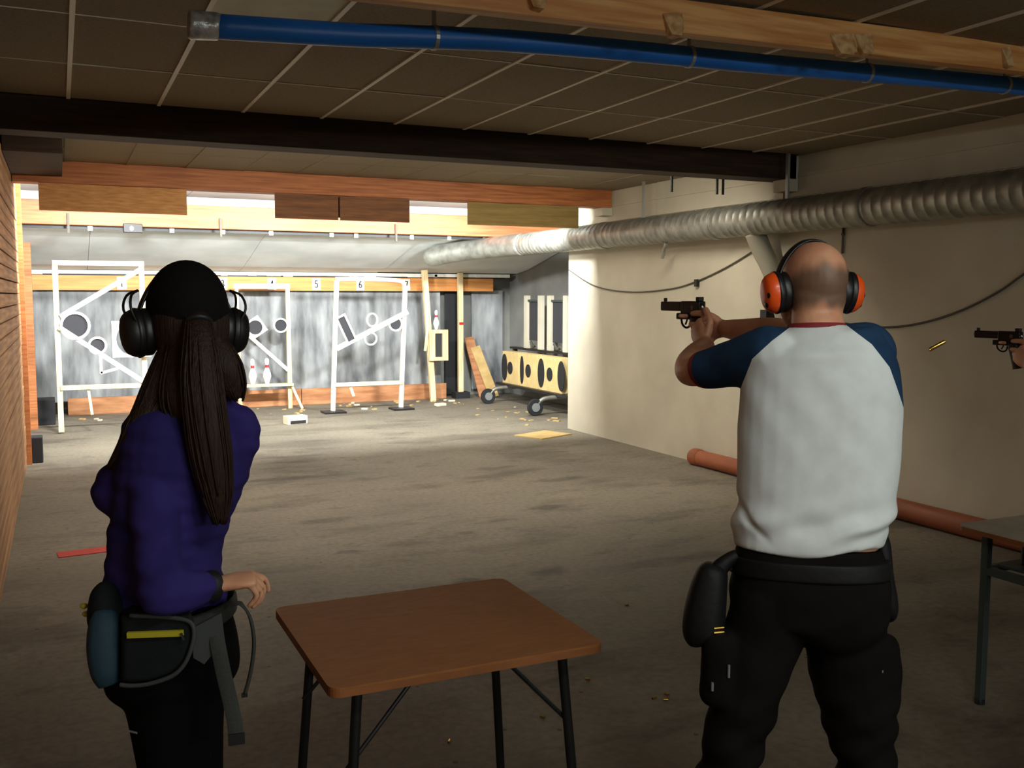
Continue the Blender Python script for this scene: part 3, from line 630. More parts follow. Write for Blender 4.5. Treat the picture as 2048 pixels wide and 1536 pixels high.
# ------------------------------------------------------------------ tables
def table(x0, x1, y0, y1, z, lab, top, edge, leg, style):
    e = empty('folding_table', ((x0 + x1) / 2, (y0 + y1) / 2, 0), lab, 'table')
    r = .03; poly = []
    for (cx, cy, a0) in ((x1 - r, y1 - r, 0), (x0 + r, y1 - r, 90), (x0 + r, y0 + r, 180), (x1 - r, y0 + r, 270)):
        poly += [(cx + r * math.cos(math.radians(a0 + 15 * k)), cy + r * math.sin(math.radians(a0 + 15 * k))) for k in range(7)]
    t = MB().plate(poly, (0, 0, z - .003), (1, 0, 0), (0, 1, 0), (0, 0, .003)).build('table_top', top, e)
    MB().plate(poly, (0, 0, z - .0151), (1, 0, 0), (0, 1, 0), (0, 0, .009)).build('edge_band', edge, t)
    return e
t1 = table(.53, 1.255, 2.135, 2.785, .72, 'small brown wood-topped folding table standing between the two shooters', 'table_top', 'table_edge', 0, 0)
# two U-shaped tube frames, each with a pair of legs, and stay rods
for s_, xx in ((-1, .635), (1, 1.165)):
    for yy in (2.23, 2.70):
        fx = xx + s_ * .065; fy = yy + (-.03 if yy < 2.4 else .03)
        MB().tube([(xx - s_ * .05, yy, .695), (xx - s_ * .01, yy, .69), (xx + s_ * .012, yy, .665), (xx + s_ * .02, yy, .60), (fx, fy, .012)], .0135, 10, 6).build('leg', 'black_metal', t1, smooth=True)
        MB().cyl((fx, fy, 0), (fx, fy, .03), .016, n=10).build('rubber_foot', 'black_rubber', t1)
    MB().cyl((xx - s_ * .05, 2.21, .695), (xx - s_ * .05, 2.72, .695), .0115, n=10).build('cross_tube', 'black_metal', t1)
for yy, s_, xx in ((2.235, -1, .635), (2.235, 1, 1.165), (2.695, -1, .635), (2.695, 1, 1.165)):
    MB().cyl((xx + s_ * .045, yy, .47), (xx - s_ * .17, (yy + (.02 if yy < 2.4 else -.02)), .70), .006, n=8).build('stay_rod', 'black_metal', t1)
t2 = table(3.2, 4.3, 2.06, 2.71, .72, 'white-topped table with steel legs at the right edge', 'table_white', 'table_edge', 0, 0)
for xx in (3.275, 4.22):
    for yy in (2.14, 2.63): MB().box(xx - .015, xx + .015, yy - .015, yy + .015, .012, .697).build('leg', 'steel_blue', t2, bevel=.003); MB().cyl((xx, yy, 0), (xx, yy, .02), .02, n=10).build('rubber_foot', 'black_rubber', t2)
    MB().box(xx - .014, xx + .014, 2.15, 2.62, .53, .56).build('side_rail', 'steel_blue', t2)
MB().box(3.28, 4.22, 2.625, 2.645, .53, .56).build('rear_rail', 'steel_blue', t2)
tr_ = MB().box(3.31, 4.19, 2.16, 2.60, .561, .57).build('shelf', 'steel_blue', t2)
tag(MB().box(3.36, 3.75, 2.25, 2.55, .571, .66).build('pistol_case', 'black', bevel=.012), 'black case lying on the shelf under the white-topped table', 'case')
# spent cases
def case(loc, d, L, r, lab, grp):
    return tag(MB().lathe(loc, [(0, 0), (r, 0), (r, L * .05), (r * .8, L * .07), (r, L * .1), (r, L), (r * .8, L), (r * .8, L * .3), (0, L * .3)], axis=d, n=12).build('cartridge_case', 'brass', smooth='auto'), lab, 'cartridge case', grp)
p = at(1858, 700, 2.75); q = at(1895, 680, 2.75)
case(p, q - p, .05, .0055, 'spent brass case flying through the air beside the man', None)
for (px, py) in ((1312, 1395), (1326, 1399), (1338, 1390), (1180, 1360), (900, 1480), (1250, 1210), (1090, 1435)):
    d = at(px, py, 1) - V((0, 0, H)); g = V((0, 0, H)) + d * ((.005 - H) / d.z); a = rnd.uniform(0, 6)
    case(g, (math.cos(a), math.sin(a), 0), .02, .005, 'spent brass case lying on the dim concrete near the tables', 'spent cases on the floor')
#PART4
# ------------------------------------------------------------------ people
mat('skin', (218, 162, 126), .5, rgb2=(202, 140, 108), scale=14, bump=.05)
def skin_with_stubble():
    m = MATS['skin']; n, l, b = nodes_of(m); src = b.inputs['Base Color'].links[0].from_socket
    a = n.new('ShaderNodeAttribute'); a.attribute_name = 'stubble'
    x = n.new('ShaderNodeMix'); x.data_type = 'RGBA'; x.inputs[7].default_value = lin((88, 70, 56)) + (1,)
    l.new(a.outputs['Fac'], x.inputs[0]); l.new(src, x.inputs[6]); l.new(x.outputs[2], b.inputs['Base Color'])
skin_with_stubble()
mat('shirt_white', (222, 229, 228), .9, spec=.15, rgb2=(214, 220, 218), scale=20, bump=.05, bscale=14)
mat('sleeve_blue', (38, 66, 96), .9, spec=.15, rgb2=(30, 54, 82), scale=12, bump=.12, bscale=12)
mat('trim_red', (132, 34, 36), .8)
mat('trousers', (24, 21, 19), .9, spec=.08, rgb2=(17, 15, 14), scale=8, bump=.2, bscale=10)
mat('leggings', (13, 12, 13), .9, spec=.06, bump=.1)
mat('purple_top', (56, 47, 112), .9, spec=.1, rgb2=(42, 36, 90), scale=9, bump=.15, bscale=14)
mat('grey_shirt', (92, 92, 96), .85, bump=.1)
mat('hair', (52, 34, 24), .55, spec=.25, rgb2=(32, 21, 16), scale=10, stretch=(30, 30, 1.2), bump=.4)
mat('cap', (20, 19, 18), .9, spec=.1, bump=.1, bscale=60)
mat('muff_orange', (238, 86, 22), .38, coat=.2)
mat('muff_black', (18, 18, 19), .42)
mat('wire', (150, 150, 150), .3, metal=1)
mat('gun_dark', (46, 40, 36), .38, metal=.7)
mat('gun_steel', (120, 122, 126), .25, metal=1)
mat('grip_black', (24, 23, 22), .6)
mat('shoe', (36, 34, 32), .6)
mat('bag_dark', (26, 31, 33), .8, spec=.15, bump=.15, bscale=60)
mat('bag_teal', (24, 54, 68), .75, bump=.15, bscale=60)
mat('bag_grey', (58, 62, 62), .8)
mat('zip_yellow', (186, 176, 40), .6)
mat('webbing', (46, 50, 46), .8, bump=.2, bscale=120)
mat('leather', (18, 18, 19), .6, spec=.25, bump=.15, bscale=40)
mat('eye_white', (235, 232, 226), .3)
mat('iris', (70, 52, 36), .3)
mat('lip', (170, 92, 82), .5)

def viewframe(px):
    d = at(px, 590, 1) - V((0, 0, H)); e2 = V((d.x, d.y, 0)).normalized(); return V((e2.y, -e2.x, 0)), e2
def rotz(v, deg): a = math.radians(deg); return V((v.x * math.cos(a) - v.y * math.sin(a), v.x * math.sin(a) + v.y * math.cos(a), v.z))
UP = V((0, 0, 1))

def hand(mb, W, F, N, T, curls, thumb, s=1.0, spread=.1, r=.0085):
    """palm and five fingers: W wrist, F finger direction, N palm normal, T thumb side"""
    F, N, T = V(F).normalized(), V(N).normalized(), V(T).normalized(); W = V(W)
    mb.limb([(W - F * .02 * s, .026 * s, .02 * s), (W + F * .015 * s, .029 * s, .019 * s), (W + F * .05 * s, .039 * s, .017 * s), (W + F * .085 * s, .041 * s, .014 * s), (W + F * .095 * s, .036 * s, .010 * s)], ref=T, n=16)
    L = [(.044, .027, .022), (.049, .031, .023), (.046, .029, .023), (.036, .022, .020)]
    for i in range(4):
        off = (.029 - .0195 * i) * s; p = W + F * (.082 - .004 * abs(i - 1)) * s + T * off
        d = (F + T * spread * (1.2 - i) * .6).normalized(); st = [(p - d * .02 * s, r * s, r * s), (p, r * 1.08 * s, r * 1.08 * s)]; a = 0; q = p
        for k in range(3):
            a += math.radians(curls[i][k]); dd = (d * math.cos(a) + N * math.sin(a)).normalized()
            q = q + dd * L[i][k] * s; rr = r * (1.0 - .1 * k) * s; st.append((q, rr, rr))
        st.append((q + dd * .004 * s, r * .4 * s, r * .4 * s)); mb.limb(st, ref=T, n=10, sub=3)
    p = W + F * .022 * s + T * .024 * s + N * .006 * s; st = [(p, .014 * s, .014 * s)]; q = p
    for k, (tf, tt, tn) in enumerate(thumb):
        dd = (F * tf + T * tt + N * tn).normalized(); q = q + dd * (.036, .032, .026)[k] * s; rr = (.0115, .0105, .0095)[k] * s; st.append((q, rr, rr))
    st.append((q + dd * .005 * s, .004, .004)); mb.limb(st, ref=N, n=10, sub=3)

def head(mb, c, fw, rt, s=1.0):
    """skull, jaw, nose, brow, lips and ears; c = middle of the head"""
    up = UP
    mb.ell(c + up * .02 * s - fw * .010 * s, [rt * .071 * s, fw * .092 * s, up * .086 * s], 28, 18)
    mb.ell(c - up * .02 * s - fw * .03 * s, [rt * .064 * s, fw * .062 * s, up * .075 * s], 24, 14)
    mb.ell(c - up * .03 * s + fw * .035 * s, [rt * .064 * s, fw * .058 * s, up * .085 * s], 24, 14)
    mb.ell(c - up * .085 * s + fw * .05 * s, [rt * .042 * s, fw * .042 * s, up * .032 * s], 18, 10)
    mb.limb([(c + up * .012 * s + fw * .082 * s, .009 * s, .008 * s), (c - up * .012 * s + fw * .098 * s, .012 * s, .010 * s), (c - up * .03 * s + fw * .106 * s, .016 * s, .010 * s), (c - up * .036 * s + fw * .096 * s, .014 * s, .008 * s)], ref=rt, n=10)
    mb.ell(c + up * .022 * s + fw * .078 * s, [rt * .048 * s, fw * .014 * s, up * .010 * s], 16, 8)
    mb.ell(c - up * .062 * s + fw * .088 * s, [rt * .024 * s, fw * .010 * s, up * .007 * s], 14, 8); mb.ell(c - up * .072 * s + fw * .087 * s, [rt * .021 * s, fw * .010 * s, up * .007 * s], 14, 8)
    for sd in (-1, 1):
        mb.ell(c - up * .008 * s - fw * .008 * s + rt * sd * .071 * s, [rt * .010 * s, (fw * .8 - up * .2) * .022 * s, up * .034 * s], 14, 10)
def face_parts(c, fw, rt, parent, s=1.0):
    for sd in (-1, 1):
        p = c + UP * .004 * s + fw * .083 * s + rt * sd * .032 * s
        e = MB().ell(p, [rt * .0135 * s, fw * .0125 * s, UP * .0085 * s], 14, 8).build('eye', 'eye_white', parent, smooth=True)
        MB().ell(p + fw * .0095 * s, [rt * .006 * s, fw * .0045 * s, UP * .006 * s], 12, 6).build('iris', 'iris', e, smooth=True)
    MB().ell(c - UP * .067 * s + fw * .0945 * s, [rt * .023 * s, fw * .0055 * s, UP * .006 * s], 14, 8).build('lips', 'lip', parent, smooth=True)
def foot(mb, a, fw, s=1.0):
    mb.limb([(a - fw * .06 * s + UP * .045, .035 * s, .04), (a + UP * .05, .042 * s, .048), (a + fw * .09 * s + UP * .035, .048 * s, .034), (a + fw * .16 * s + UP * .028, .046 * s, .027), (a + fw * .2 * s + UP * .022, .03 * s, .02)], ref=fw.cross(UP), n=16)

# ---------------- the man aiming the pistol
e1, e2 = viewframe(1620)                       # right and forward of his (twisted) torso
base = at(1620, 900, 2.33); base = V((base.x, base.y, 0))
man = empty('person', base, 'person in white raglan shirt and dark trousers aiming a pistol two-handed', 'person')
m0 = 2.33
def tors(px, py, dm=0.0): return at(px, py, m0 + dm)
GUN = V((1.805, 2.50, 1.575))                  # rear of the bore line
hfw = rotz(V((0, 1, 0)), -16); hrt = hfw.cross(UP)
HC = at(1625, 574, 2.36)
shL, elL, wrL = tors(1540, 710, .02), at(1373, 746, 2.58), GUN + V((-.045, -.085, -.105))
shR, elR, wrR = tors(1728, 702, .10), at(1585, 672, 2.66), GUN + V((.030, -.075, -.055))
tor_st = [(1632, 652, .062, .062), (1633, 668, .105, .078), (1637, 690, .152, .095), (1638, 730, .178, .112), (1638, 800, .187, .12), (1635, 900, .188, .12), (1628, 1000, .182, .118), (1618, 1060, .180, .120), (1614, 1105, .172, .118)]
legL = [(1546, 1195, .095), (1530, 1260, .095), (1508, 1320, .090), (1488, 1400, .081), (1478, 1445, .077), (1464, 1490, .072), (1454, 1540, .068), (1430, 1660, .075), (1412, 1760, .072), (1400, 1868, .070)]
legR = [(1690, 1195, .095), (1690, 1260, .096), (1697, 1320, .096), (1710, 1400, .089), (1721, 1450, .083), (1727, 1490, .076), (1731, 1540, .070), (1742, 1660, .076), (1748, 1760, .073), (1752, 1880, .070)]
# skin body
B = MB(); head(B, HC, hfw, hrt, 1.02)
nk = tors(1634, 690)
B.limb([(HC - UP * .045 - hfw * .028, .058, .060), (HC - UP * .09 - hfw * .03, .060, .062), ((HC + nk) / 2 - UP * .03 - hfw * .02, .062, .064), (nk, .07, .068)], ref=hrt)
B.limb([(tors(a, b), c - .018, d - .018) for a, b, c, d in tor_st[2:]] + [(tors(1617, 1180), .15, .10), (tors(1617, 1240), .12, .09)], ref=e1)
def arm(mb, sh, el, wr, r=(.058, .05, .043, .046, .043, .034, .027)):
    mb.limb([(sh, r[0], r[0]), (sh.lerp(el, .5), r[1], r[1]), (sh.lerp(el, .9), r[2], r[2]), (el.lerp(wr, .2), r[3], r[3]), (el.lerp(wr, .45), r[4], r[4]), (el.lerp(wr, .75), r[5], r[5]), (wr, r[6], r[6] * .9)], ref=UP)
arm(B, shL, elL, wrL, (.054, .046, .040, .044, .045, .038, .029)); arm(B, shR, elR, wrR)
B.limb([(tors(1585, 715), .045, .055), (shL, .054, .054)], ref=UP); B.limb([(tors(1680, 715), .045, .055), (shR, .054, .054)], ref=UP)
for st in (legL, legR):
    B.limb([(tors(a, b), r - .02, r - .02) for a, b, r in st], ref=e1)
fL, fR = tors(1400, 1905), tors(1752, 1915); fL.z = fR.z = 0
for a, d in ((fL, 8), (fR, -14)): foot(B, a, rotz(e2, d), .82)
# right hand round the grip, left hand round the right
grip = [(75, 80, 40), (70, 85, 45), (70, 85, 45), (70, 85, 40)]
hand(B, wrR, V((-.12, 1, .02)), V((-1, -.12, 0)), V((0, .15, 1)), [(12, 30, 25)] + grip[1:], [(.6, .55, .6), (.95, .05, .35), (1, -.05, .05)], 1.0)
hand(B, wrL, V((.16, .8, .55)), V((1, -.25, .05)), V((-.05, -.45, .9)), [(55, 70, 35), (55, 70, 35), (55, 70, 35), (55, 70, 35)], [(.55, .75, .25), (.95, .3, .05), (1, .1, 0)], 1.0)
v, nr, f = remesh(B, .0042, 4)
mb = MB(); mb.v = [tuple(p) for p in v]; mb.f = f
body = mb.build('body', 'skin', man, smooth=True)
# shaved hair: a band round the back and sides of the skull, bare crown
rel = v - np.array(HC); fwc = rel @ np.array(hfw); upc = rel[:, 2]; rtc = rel @ np.array(hrt)
wob = .006 * np.sin(rtc * 70) + .004 * np.sin(rtc * 160 + 1)
st_ = sstep(-.062, -.03, upc + wob) * (1 - sstep(.006, .048, upc + .25 * fwc + wob)) * (1 - sstep(.03, .05, fwc)) * (np.linalg.norm(rel, axis=1) < .16)
at_ = body.data.attributes.new('stubble', 'FLOAT', 'POINT'); at_.data.foreach_set('value', (st_ * .85).astype(np.float32))
face_parts(HC, hfw, hrt, body, 1.02)
# raglan shirt
Sh = MB(); Sh.limb([(tors(a, b), c, d) for a, b, c, d in tor_st], ref=e1, n=28, e=2.3)
cL, cR = shL.lerp(elL, .82), shR.lerp(elR, .62)
def sleeve(mb, root, sh, cuff, el):
    mb.limb([(root, .055, .07), (root.lerp(sh, .6), .072, .078), (sh, .078, .076), (sh.lerp(cuff, .5), .062, .062), (cuff, .049, .050)], ref=UP)
sleeve(Sh, tors(1590, 700), shL - UP * .005, cL, elL); sleeve(Sh, tors(1676, 700), shR - UP * .005, cR, elR)
v, nr, f = remesh(Sh, .006, 8)
# cloth folds: gather above the hem, pulls from the armpits
r = v - np.array(base); X_ = r @ np.array(e1); Z_ = v[:, 2]
zh = tors(1616, 1105).z; za = tors(1500, 790).z
hemw = np.exp(-((Z_ - zh - .085) / .05) ** 2); armw = np.exp(-((Z_ - za) / .13) ** 2)
dsp = hemw * (.0085 * np.sin((Z_ - .40 * X_) * 62) + .0025 * np.sin((Z_ + .6 * X_) * 55 + 1)) + armw * .0012 * np.sin((Z_ * .8 + X_) * 60) + .0035 * np.sin(X_ * 13 + Z_ * 9) * np.exp(-((Z_ - za - .05) / .06) ** 2)
zb = tors(1640, 708).z
dsp = dsp + .006 * np.exp(-((Z_ - zb - .05 * X_) / .016) ** 2 - ((X_ - .02) / .085) ** 2) - .004 * np.exp(-((Z_ - zb - .03 - .08 * X_) / .016) ** 2 - ((X_ - .02) / .075) ** 2)
zs = tors(1500, 1030).z                          # slanting pull above the left hip
dsp = dsp - .010 * np.exp(-((Z_ - zs + .9 * (X_ + .135)) / .012) ** 2 - ((X_ + .135) / .035) ** 2)
v = v + nr * dsp[:, None]
v[:, 2] += (sstep(zh + .12, zh, Z_)) * (.035 * sstep(-.02, .16, X_))               # hem rides up on his right
import bmesh
bmh = bmesh.new(); vv = [bmh.verts.new(tuple(p)) for p in v]
for q in f: bmh.faces.new([vv[i] for i in q])
def cut(p, n_): bmesh.ops.bisect_plane(bmh, geom=bmh.verts[:] + bmh.edges[:] + bmh.faces[:], plane_co=p, plane_no=n_, dist=1e-5)
def seam(pts):                                  # raglan seam: planes through the seam, square to his back
    P_ = [tors(*q) for q in pts]
    for a, b_ in zip(P_[:-1], P_[1:]): cut(a, (b_ - a).cross(e2).normalized())
    return [((p - base).dot(e1), p.z) for p in P_]
sL = seam([(1588, 648), (1545, 680), (1506, 716), (1468, 806)]); sR = seam([(1690, 648), (1738, 684), (1772, 728), (1800, 806)])
for c_, el in ((cL, elL), (cR, elR)): cut(c_ - (el - c_).normalized() * .02, (el - c_).normalized())
ncz = tors(1632, 660).z
bmh.verts.index_update()
v = np.array([p.co[:] for p in bmh.verts]); f = [tuple(x.index for x in fa.verts) for fa in bmh.faces]; bmh.free()
f = [t for q in f for t in ([q] if len(q) <= 4 else [(q[0], q[i], q[i + 1]) for i in range(1, len(q) - 1)])]
fc = np.array([v[list(q)].mean(axis=0) for q in f]); X_ = (fc - np.array(base)) @ np.array(e1)
key = np.zeros(len(f), int)
for sgn, sm, c_, el, kk in ((-1, sL, cL, elL, 1), (1, sR, cR, elR, 2)):
    zz = np.array([q[1] for q in sm])[::-1]; xx = np.array([q[0] for q in sm])[::-1]
    lim = np.interp(fc[:, 2], zz, xx); key[((X_ - lim) * sgn > 0) & (fc[:, 2] > zz[0])] = kk
    q = (fc - np.array(c_)) @ np.array((el - c_).normalized())
    key[(q > -.02) & (np.linalg.norm(fc - np.array(c_), axis=1) < .12)] = kk + 2
split_build(v, f, key, {0: ('shirt_body', 'shirt_white', 'white back panel of the raglan shirt'), 1: ('sleeve', 'sleeve_blue', 'navy blue sleeve'), 2: ('sleeve', 'sleeve_blue', 'navy blue sleeve'), 3: ('cuff_trim', 'trim_red', 'dark red cuff'), 4: ('cuff_trim', 'trim_red', 'dark red cuff')}, man)
MB().limb([(tors(1633, 648), .0655, .0675), (tors(1633, 651), .067, .069), (tors(1633, 657), .070, .071)], ref=e1).build('collar', 'trim_red', man, smooth=True)
# trousers
T_ = MB(); T_.limb([(tors(1617, 1090), .166, .112), (tors(1617, 1140), .180, .122), (tors(1618, 1200), .186, .130), (tors(1618, 1250), .165, .12), (tors(1610, 1275), .10, .08)], ref=e1, n=28, e=2.3)
for st in (legL, legR): T_.limb([(tors(a, b), r_, r_ * 1.02) for a, b, r_ in st], ref=e1)
for (px, py) in ((1440, 1330), (1763, 1350)): T_.limb([(tors(px, py - 75), .03, .06), (tors(px, py - 60), .042, .075), (tors(px, py), .044, .078), (tors(px - 2, py + 60), .042, .075), (tors(px - 2, py + 75), .02, .05)], ref=e1, e=3)
v, nr, f = remesh(T_, .007, 7)
Z_ = v[:, 2]; X_ = (v - np.array(base)) @ np.array(e1)
v = v + nr * ((.004 * np.sin(Z_ * 55 + X_ * 25) + .003 * np.sin(Z_ * 90 - X_ * 40)) * (.3 + sstep(.75, .45, Z_)))[:, None]
mb = MB(); mb.v = [tuple(p) for p in v]; mb.f = f; tr_m = mb.build('trousers', 'trousers', man, smooth=True)
for (px, py, L) in ((1458, 1330, .03), (1425, 1365, .02), (1764, 1340, .03)):
    MB().cyl(tors(px, py, -.08), tors(px, py, -.08) - UP * L, .003, n=6).build('snap_tab', 'strap', tr_m)
mb = MB()
for a, d in ((fL, 8), (fR, -14)):
    fw = rotz(e2, d); mb = MB(); mb.limb([(a - fw * .085 + UP * .04, .03, .036), (a - fw * .06 + UP * .05, .046, .048), (a + UP * .058, .052, .057), (a + fw * .10 + UP * .042, .058, .041), (a + fw * .19 + UP * .034, .055, .033), (a + fw * .24 + UP * .026, .035, .024)], ref=fw.cross(UP), n=18)
    mb.build('shoe', 'shoe', man, smooth=True)
MB().limb([(tors(1617, 1112), .1795, .1225), (tors(1617, 1116), .184, .127), (tors(1617, 1142), .187, .129), (tors(1617, 1146), .183, .126)], ref=e1, n=28, e=2.3).build('belt', 'leather', man, smooth=True)
# pouch and holster on his belt
pc = tors(1412, 1205, .0)
pouch = empty('belt_pouch', tors(1412, 1280), 'rounded black pouch hanging from the belt of the person in white', 'pouch')
MB().limb([(tors(1428, 1128), .02, .035), (tors(1425, 1142), .036, .05), (tors(1415, 1190), .046, .058), (tors(1408, 1240), .050, .06), (tors(1407, 1270), .046, .055), (tors(1410, 1283), .030, .035)], ref=e1, n=20, e=2.6).build('pouch_body', 'leather', pouch, smooth=True)
for dz in (0, 9): MB().cyl(tors(1427, 1257 + dz, -.06), tors(1447, 1255 + dz, -.05), .0035, n=8).build('buckle', 'brass', pouch)
MB().limb([(tors(1474, 1112), .016, .02), (tors(1455, 1122), .018, .022), (tors(1436, 1140), .022, .025), (tors(1428, 1160), .02, .025)], ref=e1, n=10).build('loop', 'leather', pouch, smooth=True)
hol = empty('holster', tors(1778, 1240), 'flat black empty holster on the right hip of white-shirted person', 'holster')
MB().limb([(tors(1757, 1066), .016, .03), (tors(1762, 1090), .022, .045), (tors(1768, 1150), .022, .05), (tors(1777, 1205), .022, .045), (tors(1777, 1230), .018, .035), (tors(1772, 1240), .01, .02)], ref=e1, n=16, e=2.6).build('holster_body', 'leather', hol, smooth=True)
MB().box(0, .004, 0, .02, 0, .03).build('red_tab', 'trim_red', hol).location = tors(1764, 1215, -.05) - tors(1778, 1240)

# ear muffs: two cups with cushions and a band over the crown
def muffs(c, fw, rt, lab, cupm, halfw, bandr, wire=False, s=1.0):
    e = empty('ear_muffs', c, lab, 'ear muffs')
    for sd in (-1, 1):
        p = c + rt * sd * halfw - UP * .012
        ax = (rt * sd - UP * .10).normalized()
        a, b_ = fw * s, (UP + rt * sd * .10).normalized() * s
        mb = MB()
        MB().limb([(p - ax * .010, .036 * s, .044 * s), (p - ax * .004, .040 * s, .049 * s), (p + ax * .008, .040 * s, .049 * s), (p + ax * .014, .036 * s, .046 * s)], ref=fw, n=24, sub=4).build('cushion', 'muff_black', e, smooth=True)
        MB().limb([(p + ax * .012, .040 * s, .050 * s), (p + ax * .020, .042 * s, .052 * s), (p + ax * .024, .041 * s, .051 * s)], ref=fw, n=24, sub=4).build('cup_rim', 'muff_black', e, smooth=True)
        cup = MB().limb([(p + ax * .022, .039 * s, .050 * s), (p + ax * .034, .037 * s, .047 * s), (p + ax * .046, .030 * s, .038 * s), (p + ax * .052, .016 * s, .022 * s), (p + ax * .053, .004, .006)], ref=fw, n=24, sub=4).build('cup', cupm, e, smooth=True)
        if not wire:
            MB().ell(p + ax * .044 - UP * .002 - fw * .020, [fw * .010, UP * .012, ax * .007], 14, 8).build('knob', 'muff_black', cup, smooth=True)
            MB().ell(p + ax * .044 - UP * .024 - fw * .008, [fw * .010, UP * .010, ax * .006], 14, 8).build('battery_door', 'muff_black', cup, smooth=True)
    if wire:
        for sd in (-1, 1):
            p = c + rt * sd * (halfw + .022) + UP * .03
            for q in (-1, 1):
                MB().tube([p + fw * .03 * q - UP * .03, p + fw * .034 * q + UP * .005 + rt * sd * .016, p + fw * .02 * q + UP * .034 + rt * sd * .012, p + UP * .045 - rt * sd * .006], .0028, 8).build('wire_bail', 'muff_black', e, smooth=True)
    pts = []
    for k in range(-8, 9):
        a = k / 8 * 1.62
        pts.append(c + rt * math.sin(a) * (halfw + .020) * (1 - .16 * max(math.cos(a), 0)) + UP * (math.cos(a) * bandr + .004) + fw * .012 * math.cos(a))
    MB().limb([(p, .016 if not wire else .012, .0045) for p in pts], ref=fw, n=10, sub=3).build('headband', 'muff_black', e, smooth=True)
    return e
mm = muffs(HC, hfw, hrt, 'orange and black ear muffs on the shaved head in the middle', 'muff_orange', .074, .108)

# ---------------- pistols
def pistol(o, lab):
    e = empty('pistol', o, lab, 'pistol')
    b = lambda nm, x0, x1, y0, y1, z0, z1, m, bv=.002: MB().box(o.x + x0, o.x + x1, o.y + y0, o.y + y1, o.z + z0, o.z + z1).build(nm, m, e, bevel=bv)
    b('slide', -.0125, .0125, .10, .215, -.004, .026, 'gun_dark', .004)
    b('receiver', -.0135, .0135, .0, .10, -.012, .028, 'gun_dark', .004)
    b('frame', -.0125, .0125, .02, .125, -.030, -.010, 'gun_dark', .004)
    MB().cyl(o + V((0, .213, .012)), o + V((0, .219, .012)), .0085, n=14).build('muzzle', 'gun_steel', e)
    b('front_sight', -.0025, .0025, .195, .211, .026, .038, 'black'); b('rear_sight', -.009, .009, .004, .024, .028, .041, 'black')
    MB().cyl(o + V((-.0145, .035, .008)), o + V((-.0125, .035, .008)), .008, n=14).build('bolt_knob', 'gun_steel', e)
    MB().ell(o + V((-.004, -.004, .008)), [V((.009, 0, 0)), V((0, .008, 0)), V((0, 0, .014))], 12, 8).build('hammer', 'gun_steel', e, smooth=True)
    MB().limb([(o + V((0, .038, -.018)), .0135, .023), (o + V((0, .022, -.06)), .0145, .024), (o + V((0, .006, -.105)), .0155, .026), (o + V((0, .002, -.12)), .0165, .028)], ref=(1, 0, 0), n=16, e=2.8).build('grip', 'grip_black', e, smooth=True)
    MB().tube([o + V((0, .060, -.028)), o + V((0, .066, -.050)), o + V((0, .085, -.056)), o + V((0, .105, -.046)), o + V((0, .112, -.026))], .0035, 8).build('trigger_guard', 'gun_dark', e, smooth=True)
    MB().tube([o + V((0, .078, -.026)), o + V((0, .082, -.036)), o + V((0, .088, -.046))], .003, 8).build('trigger', 'gun_steel', e, smooth=True)
    return e
pistol(GUN, 'dark target pistol held two-handed by the white-shirted person')

# ---------------- the shooter at the right edge, mostly out of frame
G3 = V((3.245, 2.50, 1.462))
k3 = .925; off3 = G3 - V((0, 0, 0))
third = empty('person', (0, 0, 0), 'person at the right edge, only a hand with pistol in view', 'person')
for ch in list(man.children):
    c = copy_tree(ch, third)
    if ch.name.split('.')[0] in ('shirt_body', 'sleeve', 'cuff_trim', 'collar'):
        c.data = ch.data.copy(); c.data.materials[0] = MATS['grey_shirt']; c['label'] = 'grey shirt'
        if 'sleeve' in ch.name or 'trim' in ch.name or 'collar' in ch.name: del c['label']
third.scale = (k3,) * 3
third.location = G3 - (GUN - base) * k3
m3 = copy_tree(mm); m3.scale = (k3,) * 3; m3.location = V(third.location) + (HC - base) * k3
m3['label'] = 'ear muffs worn by the person beyond the right edge'
p3 = pistol(G3, 'dark pistol held out at the right edge of the picture')
for o in [p3]: o.scale = (k3,) * 3
#PART5
# ---------------- the woman on the left
e1, e2 = viewframe(370)
mw = 1.9; DM = .2
wb_ = at(350, 900, mw + DM); base = V((wb_.x, wb_.y, 0))
wom = empty('person', base, 'person in purple top and black cap with long ponytail, hand on hip', 'person')
A = lambda px, py, m=mw: at(px, py, m + DM)
tfw = rotz(e2, 48); trt = tfw.cross(UP)        # torso turned to the left
hfw = rotz(e2, 16); hrt = hfw.cross(UP)
HC = A(372, 640)
shL, elL, wrL = A(296, 872, 1.84), A(322, 1188, 1.70), A(422, 1172, 1.78)
shR, elR, wrR = A(470, 862, 1.97), A(405, 1080, 2.03), A(330, 1090, 2.06)
tor = [(388, 770, .06, .06), (390, 800, .10, .07), (388, 835, .15, .085), (382, 880, .168, .10), (370, 940, .160, .11), (352, 1000, .148, .105), (338, 1060, .136, .10), (330, 1120, .132, .10), (330, 1180, .140, .105), (336, 1240, .142, .108), (345, 1310, .148, .118)]
lgL = [(330, 1300, .092), (332, 1360, .092), (340, 1440, .082), (350, 1536, .074), (362, 1680, .062), (368, 1760, .058), (372, 1900, .060), (376, 2060, .042), (378, 2150, .038)]
lgR = [(368, 1300, .090), (368, 1360, .092), (370, 1440, .084), (378, 1536, .074), (386, 1680, .062), (390, 1760, .058), (394, 1900, .058), (398, 2040, .042), (400, 2080, .038)]
B = MB(); head(B, HC, hfw, hrt, .96)
nk = A(390, 800)
B.limb([(HC - UP * .05 - hfw * .025, .048, .05), (HC - UP * .09 - hfw * .025, .047, .05), ((HC + nk) / 2 - UP * .03, .048, .05), (nk, .055, .055)], ref=hrt)
B.limb([(A(a, b), c - .014, d - .014) for a, b, c, d in tor[1:]] + [(A(345, 1350), .13, .10)], ref=trt)
